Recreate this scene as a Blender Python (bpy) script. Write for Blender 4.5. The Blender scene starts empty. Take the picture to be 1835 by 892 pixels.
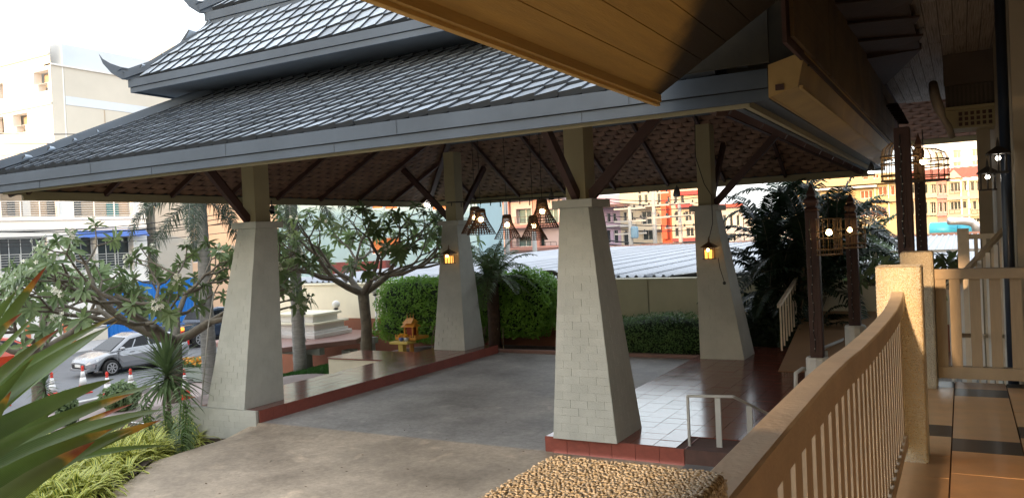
import bpy, math, random
from mathutils import Vector, Matrix
random.seed(7)
PI = math.pi
S = bpy.context.scene
COL = S.collection

# ------------------------------------------------------------------ camera, sky, sun, exposure
FPX, YAW, PITCH, ROLL, CH = 1444.98, math.radians(-29.239), math.radians(-0.815), math.radians(-2.635), 2.642
CAM = Vector((0, 0, CH))
cF = Vector((math.sin(YAW)*math.cos(PITCH), math.cos(YAW)*math.cos(PITCH), math.sin(PITCH)))
_r = Vector((math.cos(YAW), -math.sin(YAW), 0)); _u = _r.cross(cF)
cR = _r*math.cos(ROLL)+_u*math.sin(ROLL); cU = -_r*math.sin(ROLL)+_u*math.cos(ROLL)
cam = bpy.data.objects.new('camera', bpy.data.cameras.new('camera')); COL.objects.link(cam)
cam.matrix_world = Matrix(((cR.x, cU.x, -cF.x, 0), (cR.y, cU.y, -cF.y, 0), (cR.z, cU.z, -cF.z, CH), (0, 0, 0, 1)))
cam.data.sensor_width = 36; cam.data.lens = FPX/1835*36; cam.data.clip_start = 0.05; cam.data.clip_end = 3000
S.camera = cam

def at(u, v, x=None, y=None, z=None, d=None):
    """the point of the place that lies on the sight line through pixel (u, v) of the photograph"""
    q = cF+cR*((u-917.5)/FPX)-cU*((v-446)/FPX)
    t = x/q.x if x is not None else y/q.y if y is not None else (z-CH)/q.z if z is not None else d
    return CAM+q*t

SUN_EL = 8.0
SUN_DIR = Vector((-0.035, -1.0, 0)).normalized()*math.cos(math.radians(SUN_EL))+Vector((0, 0, math.sin(math.radians(SUN_EL))))
w = bpy.data.worlds.new("World"); S.world = w; w.use_nodes = True
nt = w.node_tree; nt.nodes.clear()
sky = nt.nodes.new('ShaderNodeTexSky'); sky.sky_type = 'NISHITA'; sky.sun_disc = False
sky.sun_elevation = math.radians(SUN_EL); sky.sun_rotation = math.atan2(SUN_DIR.x, SUN_DIR.y)
sky.air_density = 1.0; sky.dust_density = 4.0; sky.ozone_density = 1.0
bg = nt.nodes.new('ShaderNodeBackground'); bg.inputs[1].default_value = 0.10
hz = nt.nodes.new('ShaderNodeBackground'); hz.inputs[0].default_value = (0.93, 0.96, 1.0, 1); hz.inputs[1].default_value = 0.64
ad = nt.nodes.new('ShaderNodeAddShader'); wo = nt.nodes.new('ShaderNodeOutputWorld')
nt.links.new(sky.outputs[0], bg.inputs[0]); nt.links.new(bg.outputs[0], ad.inputs[0]); nt.links.new(hz.outputs[0], ad.inputs[1]); nt.links.new(ad.outputs[0], wo.inputs[0])
sl = bpy.data.lights.new('sun', 'SUN'); sl.energy = 2.2; sl.angle = math.radians(0.8); sl.color = (1.0, 0.62, 0.32)
sun = bpy.data.objects.new('sun', sl); COL.objects.link(sun)
sun.rotation_euler = SUN_DIR.to_track_quat('Z', 'Y').to_euler(); sun.location = (0, -20, 30)
S.view_settings.view_transform = 'Standard'; S.view_settings.look = 'None'; S.view_settings.gamma = 1
S.view_settings.exposure = 1.6
S.render.engine = 'CYCLES'
S.cycles.max_bounces = 8; S.cycles.diffuse_bounces = 4

# ------------------------------------------------------------------ materials
MATS = {}
def mat(name, col, rough=0.7, var=0.12, scale=3.0, bump=0.0, bscale=40.0, metal=0.0, spec=0.5, col2=None, stretch=None, emit=None, es=0.0, trans=0.0, alpha=None, detail=6, objvar=0.0):
    if name in MATS: return MATS[name]
    m = bpy.data.materials.new(name); m.use_nodes = True; n = m.node_tree.nodes; l = m.node_tree.links
    b = n['Principled BSDF']; b.inputs['Roughness'].default_value = rough; b.inputs['Metallic'].default_value = metal
    b.inputs['Specular IOR Level'].default_value = spec
    c1 = tuple(col)+(1,)
    tc = n.new('ShaderNodeTexCoord'); mp = n.new('ShaderNodeMapping'); l.new(tc.outputs['Object'], mp.inputs[0])
    if stretch: mp.inputs['Scale'].default_value = stretch
    if var > 0 or col2:
        nz = n.new('ShaderNodeTexNoise'); nz.inputs['Scale'].default_value = scale; nz.inputs['Detail'].default_value = detail; nz.inputs['Roughness'].default_value = 0.65
        l.new(mp.outputs[0], nz.inputs['Vector'])
        cr = n.new('ShaderNodeValToRGB'); cr.color_ramp.elements[0].position = 0.3; cr.color_ramp.elements[1].position = 0.7
        c2 = tuple(col2)+(1,) if col2 else tuple(min(1, c*(1+var)) for c in col)+(1,)
        ca = tuple(c*(1-var) for c in col)+(1,) if not col2 else c1
        cr.color_ramp.elements[0].color = ca; cr.color_ramp.elements[1].color = c2
        l.new(nz.outputs[0], cr.inputs[0]); out = cr.outputs[0]
        if objvar:
            oi = n.new('ShaderNodeObjectInfo'); mr = n.new('ShaderNodeMapRange'); mr.inputs[3].default_value = 1-objvar; mr.inputs[4].default_value = 1+objvar
            l.new(oi.outputs['Random'], mr.inputs[0]); mx = n.new('ShaderNodeVectorMath'); mx.operation = 'SCALE'
            l.new(out, mx.inputs[0]); l.new(mr.outputs[0], mx.inputs['Scale']); out = mx.outputs[0]
        l.new(out, b.inputs['Base Color'])
        rr = n.new('ShaderNodeMapRange'); rr.inputs[3].default_value = max(0, rough-0.08); rr.inputs[4].default_value = min(1, rough+0.1)
        l.new(nz.outputs[0], rr.inputs[0]); l.new(rr.outputs[0], b.inputs['Roughness'])
    else:
        b.inputs['Base Color'].default_value = c1
    if bump:
        bz = n.new('ShaderNodeTexNoise'); bz.inputs['Scale'].default_value = bscale; bz.inputs['Detail'].default_value = 4
        l.new(mp.outputs[0], bz.inputs['Vector']); bn = n.new('ShaderNodeBump'); bn.inputs['Strength'].default_value = bump; bn.inputs['Distance'].default_value = 0.02
        l.new(bz.outputs[0], bn.inputs['Height']); l.new(bn.outputs[0], b.inputs['Normal'])
    if emit:
        b.inputs['Emission Color'].default_value = tuple(emit)+(1,); b.inputs['Emission Strength'].default_value = es
    if trans: b.inputs['Transmission Weight'].default_value = trans
    MATS[name] = m
    return m

def roughcast(name, col):
    m = mat(name, col, 0.85, 0.15, 6); n = m.node_tree.nodes; l = m.node_tree.links; b = n['Principled BSDF']
    tc = n.new('ShaderNodeTexCoord'); vo = n.new('ShaderNodeTexVoronoi'); vo.inputs['Scale'].default_value = 125; nz = n.new('ShaderNodeTexNoise'); nz.inputs['Scale'].default_value = 120
    l.new(tc.outputs['Object'], vo.inputs['Vector']); l.new(tc.outputs['Object'], nz.inputs['Vector'])
    ma = n.new('ShaderNodeMath'); ma.operation = 'MULTIPLY_ADD'; ma.inputs[1].default_value = -1.3; l.new(vo.outputs['Distance'], ma.inputs[0]); nz.inputs['Scale'].default_value = 45; l.new(nz.outputs[0], ma.inputs[2])
    vo.feature = 'SMOOTH_F1'; vo.inputs['Smoothness'].default_value = 0.25
    bn = n.new('ShaderNodeBump'); bn.inputs['Strength'].default_value = 0.9; bn.inputs['Distance'].default_value = 0.009
    l.new(ma.outputs[0], bn.inputs['Height']); l.new(bn.outputs[0], b.inputs['Normal'])
    return m

def shaded_planks():  # soft shadow towards the far plank ends, painted into the colour
    m = mat('shade_graded_planks', (0.55, 0.31, 0.075), 0.62, 0.16, 1.2, 0.25, 22, stretch=(9, 0.6, 9)); n = m.node_tree.nodes; l = m.node_tree.links; b = n['Principled BSDF']
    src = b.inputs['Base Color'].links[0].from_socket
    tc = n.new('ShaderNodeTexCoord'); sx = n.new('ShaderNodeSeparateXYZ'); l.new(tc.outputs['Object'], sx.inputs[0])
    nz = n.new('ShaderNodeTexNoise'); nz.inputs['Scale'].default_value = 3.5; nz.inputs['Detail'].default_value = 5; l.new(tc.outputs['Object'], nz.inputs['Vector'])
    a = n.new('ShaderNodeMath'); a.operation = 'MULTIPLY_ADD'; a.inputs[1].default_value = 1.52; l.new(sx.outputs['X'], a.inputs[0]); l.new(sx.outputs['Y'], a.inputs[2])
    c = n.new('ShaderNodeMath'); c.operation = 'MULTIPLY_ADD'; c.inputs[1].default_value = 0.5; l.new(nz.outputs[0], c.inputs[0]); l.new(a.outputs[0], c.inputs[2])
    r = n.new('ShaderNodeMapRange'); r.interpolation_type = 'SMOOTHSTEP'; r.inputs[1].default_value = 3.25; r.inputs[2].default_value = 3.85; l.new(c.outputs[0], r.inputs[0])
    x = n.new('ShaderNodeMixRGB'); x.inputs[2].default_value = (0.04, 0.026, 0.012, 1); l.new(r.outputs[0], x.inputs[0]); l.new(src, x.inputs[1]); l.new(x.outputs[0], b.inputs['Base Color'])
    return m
def leafmat(name, col, var=0.35, rough=0.5, col2=None, scale=2.0, trans=0.25):
    m = mat(name, col, rough, var, scale, spec=0.4, col2=col2); n = m.node_tree.nodes; l = m.node_tree.links
    b = n['Principled BSDF']; out = n['Material Output']; tr = n.new('ShaderNodeBsdfTranslucent'); mx = n.new('ShaderNodeMixShader'); mx.inputs[0].default_value = trans
    src = b.inputs['Base Color'].links[0].from_socket; l.new(src, tr.inputs[0])
    l.new(b.outputs[0], mx.inputs[1]); l.new(tr.outputs[0], mx.inputs[2]); l.new(mx.outputs[0], out.inputs[0])
    return m

M_WHITEBRICK = mat('painted_brick', (0.46, 0.465, 0.42), 0.75, 0.11, 2.2, 0.25, 60, objvar=0.04)
M_NECK = mat('cream_plaster', (0.36, 0.315, 0.19), 0.75, 0.07, 2.5, 0.08, 50)
M_CREAM = mat('cream_wall', (0.74, 0.70, 0.55), 0.8, 0.08, 1.2, 0.1, 20)
M_TERRA = mat('terracotta_plaster', (0.26, 0.10, 0.055), 0.8, 0.15, 1.5, 0.1, 30)
M_TILE = mat('roof_tile_glaze', (0.34, 0.395, 0.46), 0.36, 0.3, 1.6, 0.15, 30, objvar=0.28)
M_TILEEDGE = mat('roof_tile_edge', (0.03, 0.036, 0.044), 0.6, 0.2, 3)  # dark tile body, deepened by painted shade along each row edge
M_FASCIA = mat('slate_blue_paint', (0.078, 0.098, 0.125), 0.6, 0.16, 1.2, 0.05, 20, spec=0.3)
M_DARKWOOD = mat('dark_red_timber', (0.06, 0.026, 0.021), 0.6, 0.2, 3, 0.1, 30)
M_UNDER = mat('clay_tile_underside', (0.25, 0.145, 0.10), 0.8, 0.35, 2.5, 0.2, 30, objvar=0.2)
M_REDTILE = mat('red_floor_tile', (0.19, 0.062, 0.045), 0.16, 0.22, 4, 0.0, 12, spec=0.9, objvar=0.14)
M_RISER = mat('red_riser_tile', (0.25, 0.062, 0.042), 0.45, 0.15, 4, 0.03, 30, objvar=0.08)
M_GROUT = mat('grout', (0.10, 0.055, 0.045), 0.9, 0.2, 8)
M_ASPHALT = mat('asphalt', (0.13, 0.135, 0.145), 0.75, 0.15, 0.8, 0.3, 60)
M_YELLOW = mat('ochre_planks', (0.55, 0.31, 0.075), 0.62, 0.16, 1.2, 0.25, 22, stretch=(9, 0.6, 9), objvar=0.06)
M_BEAM = mat('ochre_beam', (0.40, 0.27, 0.10), 0.6, 0.2, 1.6, 0.08, 20)
M_RAIL = mat('tan_rail_paint', (0.66, 0.56, 0.43), 0.55, 0.12, 5, 0.12, 60)
M_ROUGH = roughcast('cream_roughcast', (0.62, 0.53, 0.36))
M_PEBBLE = mat('pebble_dash', (0.60, 0.57, 0.48), 0.8, 0.12, 40)
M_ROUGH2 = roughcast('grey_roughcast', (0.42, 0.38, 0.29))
M_FLOOR = mat('orange_floor_tile', (0.60, 0.37, 0.19), 0.38, 0.12, 2.5, 0.02, 8, objvar=0.1)
M_FLOORDK = mat('dark_floor_tile', (0.035, 0.032, 0.032), 0.35, 0.3, 5, 0.02, 10, stretch=(1, 6, 1))
M_WHITEP = mat('white_paint', (0.68, 0.68, 0.66), 0.5, 0.05, 2)
M_GREYRAIL = mat('grey_handrail', (0.42, 0.42, 0.40), 0.45, 0.08, 4)
M_BARK = mat('grey_brown_bark', (0.15, 0.13, 0.10), 0.85, 0.4, 6, 0.5, 25)
M_PALMBARK = mat('pale_palm_bark', (0.30, 0.30, 0.29), 0.85, 0.25, 5, 0.4, 20, stretch=(1, 1, 5))
M_LEAF = leafmat('frangipani_leaf', (0.10, 0.165, 0.065), 0.32, 0.32, col2=(0.22, 0.30, 0.13), scale=1.2, trans=0.3)
M_LEAFD = leafmat('dark_palm_leaf', (0.018, 0.036, 0.016), 0.4, 0.45, scale=1.5, trans=0.15)
M_LEAFP = leafmat('palm_leaf', (0.12, 0.18, 0.08), 0.4, 0.45, scale=1.5)
M_LEAFG = leafmat('grey_palm_leaf', (0.085, 0.115, 0.08), 0.4, 0.5, scale=1.5)
M_HEDGE = leafmat('hedge_leaf', (0.11, 0.25, 0.03), 0.4, 0.5, col2=(0.24, 0.45, 0.06), scale=1.4, trans=0.3)
M_HEDGE2 = leafmat('dark_hedge_leaf', (0.08, 0.16, 0.05), 0.4, 0.5, col2=(0.15, 0.27, 0.08), scale=2.5)
M_SOIL = mat('soil', (0.075, 0.055, 0.04), 0.95, 0.3, 5, 0.5, 20)
M_GRASS = leafmat('grass_blade', (0.035, 0.12, 0.02), 0.3, 0.5)
M_VYEL = leafmat('yellow_leaf_margin', (0.66, 0.66, 0.17), 0.2, 0.4)
M_VGRN = leafmat('green_leaf_stripe', (0.10, 0.19, 0.04), 0.2, 0.4)
M_GLASSDK = mat('dark_window_glass', (0.035, 0.045, 0.05), 0.12, 0.3, 0.6)
M_CONCB = mat('concrete_pole', (0.34, 0.33, 0.31), 0.85, 0.1, 2)
M_BLACK = mat('black_cable', (0.012, 0.012, 0.013), 0.5, 0.0)
M_BLUE = mat('blue_sheet_metal', (0.012, 0.16, 0.52), 0.5, 0.12, 1)
M_FLOWER = mat('white_petal', (0.78, 0.78, 0.68), 0.6, 0.05, 5)
M_BULB = mat('lit_warm_bulb', (1, 0.8, 0.5), 0.4, 0, emit=(1.0, 0.66, 0.28), es=9)
M_BULBW = mat('lit_white_bulb', (1, 1, 1), 0.4, 0, emit=(1.0, 0.93, 0.82), es=9)
M_RATTAN = mat('dark_rattan', (0.075, 0.038, 0.022), 0.7, 0.3, 8)
M_CAGE = mat('bamboo_cage', (0.16, 0.10, 0.05), 0.6, 0.2, 8)
M_AMBER = mat('amber_glass', (0.7, 0.3, 0.05), 0.3, 0.1, 4, emit=(1, 0.45, 0.08), es=0.7)
M_GOLD = mat('golden_paint', (0.60, 0.27, 0.04), 0.45, 0.15, 12)
M_YELTAB = mat('yellow_paint', (0.62, 0.46, 0.11), 0.5, 0.1, 6)

# ------------------------------------------------------------------ mesh builder and object helpers
OFF = {}
class MB:
    def __init__(s): s.v = []; s.f = []; s.mi = []; s.cur = 0
    def add(s, vs, fs):
        b = len(s.v); s.v += [tuple(p) for p in vs]; s.f += [tuple(i+b for i in f) for f in fs]; s.mi += [s.cur]*len(fs); return s
    def quad(s, a, b, c, d): return s.add((a, b, c, d), ((0, 1, 2, 3),))
    def hexa(s, p):   # 8 points: bottom ring 0-3, top ring 4-7
        return s.add(p, ((3, 2, 1, 0), (4, 5, 6, 7), (0, 1, 5, 4), (1, 2, 6, 5), (2, 3, 7, 6), (3, 0, 4, 7)))
    def box(s, x0, x1, y0, y1, z0, z1):
        return s.hexa(((x0, y0, z0), (x1, y0, z0), (x1, y1, z0), (x0, y1, z0), (x0, y0, z1), (x1, y0, z1), (x1, y1, z1), (x0, y1, z1)))
    def beam(s, p, q, w_, h, up=(0, 0, 1)):
        p, q = Vector(p), Vector(q); d = (q-p).normalized(); up = Vector(up)
        if abs(d.dot(up)) > 0.98: up = Vector((0, 1, 0))
        r = d.cross(up).normalized()*w_/2; u = r.cross(d).normalized()*h/2
        return s.hexa((p-r-u, p+r-u, q+r-u, q-r-u, p-r+u, p+r+u, q+r+u, q-r+u))
    def tube(s, pts, rad, n=8, cap=True):
        pts = [Vector(p) for p in pts]
        if not hasattr(rad, '__len__'): rad = [rad]*len(pts)
        b = len(s.v); prev = None
        for i, p in enumerate(pts):
            d = (pts[min(i+1, len(pts)-1)]-pts[max(i-1, 0)])
            d = d.normalized() if d.length > 1e-9 else Vector((0, 0, 1))
            if prev is None:
                a = Vector((1, 0, 0)) if abs(d.x) < 0.8 else Vector((0, 1, 0)); prev = (a-d*a.dot(d)).normalized()
            else:
                prev = prev-d*prev.dot(d); prev = prev.normalized() if prev.length > 1e-6 else Vector((1, 0, 0))
            q = d.cross(prev)
            for k in range(n):
                t = 2*PI*k/n; s.v.append(tuple(p+(prev*math.cos(t)+q*math.sin(t))*rad[i]))
        for i in range(len(pts)-1):
            for k in range(n):
                k2 = (k+1) % n; s.f.append((b+i*n+k, b+i*n+k2, b+(i+1)*n+k2, b+(i+1)*n+k)); s.mi.append(s.cur)
        if cap:
            s.f.append(tuple(b+k for k in reversed(range(n)))); s.f.append(tuple(b+(len(pts)-1)*n+k for k in range(n))); s.mi += [s.cur]*2
        return s
    def lathe(s, c, prof, n=12, sq=False):   # prof: (r, z)
        c = Vector(c); b = len(s.v); o = PI/4 if sq else 0
        for r, z in prof:
            for k in range(n):
                t = 2*PI*k/n+o; s.v.append((c.x+r*math.cos(t), c.y+r*math.sin(t), c.z+z))
        for i in range(len(prof)-1):
            for k in range(n):
                k2 = (k+1) % n; s.f.append((b+i*n+k, b+i*n+k2, b+(i+1)*n+k2, b+(i+1)*n+k)); s.mi.append(s.cur)
        s.f.append(tuple(b+k for k in reversed(range(n)))); s.f.append(tuple(b+(len(prof)-1)*n+k for k in range(n))); s.mi += [s.cur]*2
        return s
    def ball(s, c, r, n=10, m=6, sz=1.0):
        return s.lathe(c, [(max(1e-3, r*math.sin(PI*i/m)), -r*sz*math.cos(PI*i/m)) for i in range(m+1)], n)

def link(name, data, parent=None, off=None):
    o = bpy.data.objects.new(name, data); COL.objects.link(o)
    if parent is not None: o.parent = parent
    OFF[o] = off if off is not None else (OFF[parent] if parent is not None else Vector((0, 0, 0)))
    return o

def build(mb, name, m, parent=None, smooth=False, bevel=0, local=False, loc=None):
    """world-space mesh -> one object (coordinates made local to its parent thing, or to loc)"""
    me = bpy.data.meshes.new(name)
    off = Vector((0, 0, 0)) if local else (OFF[parent] if parent is not None else (Vector(loc) if loc is not None else Vector((0, 0, 0))))
    vs = mb.v if off.length == 0 else [(x-off.x, y-off.y, z-off.z) for x, y, z in mb.v]
    me.from_pydata(vs, [], mb.f)
    ms = m if isinstance(m, (list, tuple)) else [m]
    for k in ms: me.materials.append(k)
    if len(ms) > 1: me.polygons.foreach_set('material_index', mb.mi)
    if smooth: me.polygons.foreach_set('use_smooth', [True]*len(me.polygons))
    me.validate(); me.update()
    o = link(name, me, parent)
    if parent is None and loc is not None: o.location = loc; OFF[o] = Vector(loc)
    if bevel:
        bv = o.modifiers.new('bevel', 'BEVEL'); bv.width = bevel; bv.segments = 2; bv.limit_method = 'ANGLE'
    return o

def tag(o, label, cat, group=None):
    o['label'] = label; o['category'] = cat
    if group: o['group'] = group
    return o
def thing(name, label, cat, loc, group=None, rz=0):
    o = link(name, None); o.location = loc; o.rotation_euler = (0, 0, rz); OFF[o] = Vector(loc)
    o.empty_display_size = 0.2
    return tag(o, label, cat, group)
def struct(mb, name, m, **k):
    o = build(mb, name, m, **k); o['kind'] = 'structure'; return o
def stuff(o): o['kind'] = 'stuff'; return o
def piece(name, me, parent, loc, scale=(1, 1, 1), rot=(0, 0, 0), mtx=None):
    o = bpy.data.objects.new(name, me); COL.objects.link(o); o.parent = parent
    off = OFF[parent]
    if mtx is not None:
        o.matrix_local = Matrix.Translation(-off) @ mtx
    else:
        o.location = Vector(loc)-off; o.scale = scale; o.rotation_euler = rot
    OFF[o] = off
    return o
def mesh_of(mb, name, m):
    me = bpy.data.meshes.new(name); me.from_pydata(mb.v, [], mb.f); me.materials.append(m); me.update(); return me
def unit(name, m, jitter=0):
    b = MB(); b.box(-.5, .5, -.5, .5, -.5, .5); return mesh_of(b, name, m)
def dup(root, loc, rz=None, label=None, group=None):
    r = root.copy(); COL.objects.link(r); r.location = loc; OFF[r] = Vector(loc)
    if rz is not None: r.rotation_euler = (0, 0, rz)
    if label: r['label'] = label
    if group: r['group'] = group
    for ch in list(root.children):
        c = ch.copy(); COL.objects.link(c); c.parent = r
        for g in ch.children:
            e = g.copy(); COL.objects.link(e); e.parent = c
    return r
def lerp(a, b, t): return a+(b-a)*t
def vl(a, b, t): return Vector(a)*(1-t)+Vector(b)*t

# ------------------------------------------------------------------ ground, driveway, street
def drive_z(x, y):
    z = -0.2
    if y < 9.4 and x < -9.8: z -= 0.36*(-9.8-x)**1.3*min(1, (9.6-y)/1.0+0.35)
    if y < 8: z -= 0.02*(8-y)
    return z
def sst(t): t = max(0, min(1, t)); return t*t*(3-2*t)
def ground_z(x, y):
    if y < 9.4:
        lo = lerp(-0.98, -1.9, sst((-11-x)/8.0)); hi = lerp(-0.42, -1.9, sst((-13.5-x)/7.5)); return lerp(lo, lerp(hi, lo, sst((9.36-y)/2.5)), sst((-11.9-x)/1.0))
    k = sst((-13.5-x)/7.5); return lerp(-0.42, -1.9, k)
def sheet(xs, ys, fz):
    b = MB(); n = len(ys)
    vs = [(x, y, fz(x, y)) for x in xs for y in ys]
    fs = [(i*n+j, (i+1)*n+j, (i+1)*n+j+1, i*n+j+1) for i in range(len(xs)-1) for j in range(n-1)]
    return b.add(vs, fs)
def frange(a, b, n): return [a+(b-a)*i/n for i in range(n+1)]

def concrete_material():
    m = mat('driveway_concrete', (0.20, 0.19, 0.185), 0.62, 0.0); n = m.node_tree.nodes; l = m.node_tree.links; b = n['Principled BSDF']
    tc = n.new('ShaderNodeTexCoord')
    nz = n.new('ShaderNodeTexNoise'); nz.inputs['Scale'].default_value = 0.7; nz.inputs['Detail'].default_value = 8; nz.inputs['Roughness'].default_value = 0.7
    n2 = n.new('ShaderNodeTexNoise'); n2.inputs['Scale'].default_value = 14; n2.inputs['Detail'].default_value = 6; n2.inputs['Roughness'].default_value = 0.8
    n3 = n.new('ShaderNodeTexNoise'); n3.inputs['Scale'].default_value = 1.7; n3.inputs['Detail'].default_value = 8; n3.inputs['Distortion'].default_value = 0.8
    for q in (nz, n2, n3): l.new(tc.outputs['Object'], q.inputs['Vector'])
    sx = n.new('ShaderNodeSeparateXYZ'); l.new(tc.outputs['Object'], sx.inputs[0])
    ed = n.new('ShaderNodeMapRange'); ed.inputs[1].default_value = 9.42; ed.inputs[2].default_value = 9.5; l.new(sx.outputs['Y'], ed.inputs[0])
    mx = n.new('ShaderNodeMixRGB'); mx.inputs[1].default_value = (0.44, 0.36, 0.275, 1); mx.inputs[2].default_value = (0.33, 0.32, 0.31, 1); l.new(ed.outputs[0], mx.inputs[0])
    m2 = n.new('ShaderNodeMixRGB'); m2.blend_type = 'MULTIPLY'; m2.inputs[0].default_value = 1
    c1 = n.new('ShaderNodeValToRGB'); c1.color_ramp.elements[0].position = 0.3; c1.color_ramp.elements[1].position = 0.72; c1.color_ramp.elements[0].color = (0.5, 0.49, 0.48, 1); c1.color_ramp.elements[1].color = (1.4, 1.4, 1.4, 1)
    l.new(nz.outputs[0], c1.inputs[0]); l.new(mx.outputs[0], m2.inputs[1]); l.new(c1.outputs[0], m2.inputs[2])
    c2 = n.new('ShaderNodeValToRGB'); c2.color_ramp.elements[0].position = 0.35; c2.color_ramp.elements[1].position = 0.65; c2.color_ramp.elements[0].color = (0.78, 0.77, 0.76, 1); c2.color_ramp.elements[1].color = (1.12, 1.12, 1.1, 1)
    l.new(n2.outputs[0], c2.inputs[0]); m3 = n.new('ShaderNodeMixRGB'); m3.blend_type = 'MULTIPLY'; m3.inputs[0].default_value = 1; l.new(m2.outputs[0], m3.inputs[1]); l.new(c2.outputs[0], m3.inputs[2])
    c3 = n.new('ShaderNodeValToRGB'); c3.color_ramp.elements[0].position = 0.60; c3.color_ramp.elements[1].position = 0.72; c3.color_ramp.elements[0].color = (1, 1, 1, 1); c3.color_ramp.elements[1].color = (1.55, 1.5, 1.45, 1)
    l.new(n3.outputs[0], c3.inputs[0]); m4 = n.new('ShaderNodeMixRGB'); m4.blend_type = 'MULTIPLY'; m4.inputs[0].default_value = 0.7; l.new(m3.outputs[0], m4.inputs[1]); l.new(c3.outputs[0], m4.inputs[2])
    l.new(m4.outputs[0], b.inputs['Base Color'])
    r = n.new('ShaderNodeMapRange'); r.inputs[3].default_value = 0.38; r.inputs[4].default_value = 0.8; l.new(nz.outputs[0], r.inputs[0]); l.new(r.outputs[0], b.inputs['Roughness'])
    bn = n.new('ShaderNodeBump'); bn.inputs['Strength'].default_value = 0.35; bn.inputs['Distance'].default_value = 0.01; l.new(n2.outputs[0], bn.inputs['Height']); l.new(bn.outputs[0], b.inputs['Normal'])
    return m
M_CONC = concrete_material()
M_PAVE = mat('pinkish_pavement', (0.30, 0.245, 0.23), 0.8, 0.15, 1.5, 0.2, 30)
struct(sheet([-1500, -300, -80, -50, -23.6], [-600, -20, 0, 9.3, 30, 60, 200, 1500], lambda x, y: -1.9), 'street', M_ASPHALT)
struct(sheet(frange(-23.6, -6.5, 30), [-600, -20, 0]+frange(5, 9.40, 10), lambda x, y: ground_z(x, y)), 'garden_ground', M_SOIL)
b = sheet(frange(-23.6, -11.5, 24), [9.42, 11, 13, 15, 17, 19.5, 24, 60, 200, 1500], ground_z)
struct(b, 'pavement', M_PAVE)
b = sheet([-11.5, -3, 0, 8, 100, 1500], [17.3, 19.5, 24, 200, 1500], lambda x, y: -0.34)
b2 = sheet([-2, 8, 100, 1500], [-600, -40, 17.3], lambda x, y: -0.34)
b.add(b2.v, b2.f)
struct(b, 'ground', M_SOIL)
def edge_x(y):   # left rim of the driveway apron, beside the planting bed
    P = [(9.4, -10.25), (8.97, -11.2), (7.7, -10.25), (6.7, -9.5), (5, -8.6), (0, -7.5), (-40, -7)]
    for (a, xa), (c, xc) in zip(P, P[1:]):
        if y >= c: return lerp(xa, xc, (y-a)/(c-a))
    return -7
ys = [-40, -20, -8, 0, 2, 4]+frange(5, 8.97, 16)+[9.1, 9.25, 9.41]
b = MB()
for y0, y1 in zip(ys, ys[1:]):
    for i in range(24):
        q = []
        for (y, k) in ((y0, i), (y0, i+1), (y1, i+1), (y1, i)):
            x = lerp(edge_x(y), -2, (k/24)**1.6); q.append((x, y, drive_z(x, y)))
        b.quad(*q)
for y0, y1 in ((9.41, 11), (11, 13), (13, 15), (15, 17.3)):
    b.quad((-10.3, y0, -0.2), (-4.8, y0, -0.2), (-4.8, y1, -0.2), (-10.3, y1, -0.2))
struct(b, 'driveway', M_CONC, smooth=True)
b = MB(); b.box(-11.3, -4.9, 17.3, 17.42, -0.4, -0.12); struct(b, 'kerb', mat('pink_kerb', (0.25, 0.15, 0.13), 0.8))
# planting bed beside the apron
b = MB()
for y0, y1 in zip(ys[:-3], ys[1:-2]):
    if y0 < -8: continue
    for i in range(6):
        q = []
        for (y, k) in ((y0, i), (y0, i+1), (y1, i+1), (y1, i)):
            x = lerp(edge_x(y)-3.5, edge_x(y), k/6); q.append((x, y, lerp(ground_z(x, y)+.02, drive_z(edge_x(y), y)+0.03, sst(k/6))))
        b.quad(*q)
struct(b, 'planting_bed', M_SOIL)
# painted line of the street
b = MB(); b.box(-24.6, -24.45, -20, 80, -1.896, -1.892); struct(b, 'road_line', mat('worn_white_line', (0.5, 0.5, 0.48), 0.7, 0.3, 4))
b = MB(); b.box(-23.75, -23.6, -40, 90, -2.0, -1.76); struct(b, 'kerb', mat('grey_kerb', (0.3, 0.3, 0.29), 0.8))
b = MB(); b.box(-36.6, -36.4, -40, 90, -2.0, -1.78); b.box(-41, -36.6, -40, 90, -2.0, -1.79); struct(b, 'far_pavement', mat('grey_paving', (0.3, 0.3, 0.3), 0.8))

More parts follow.
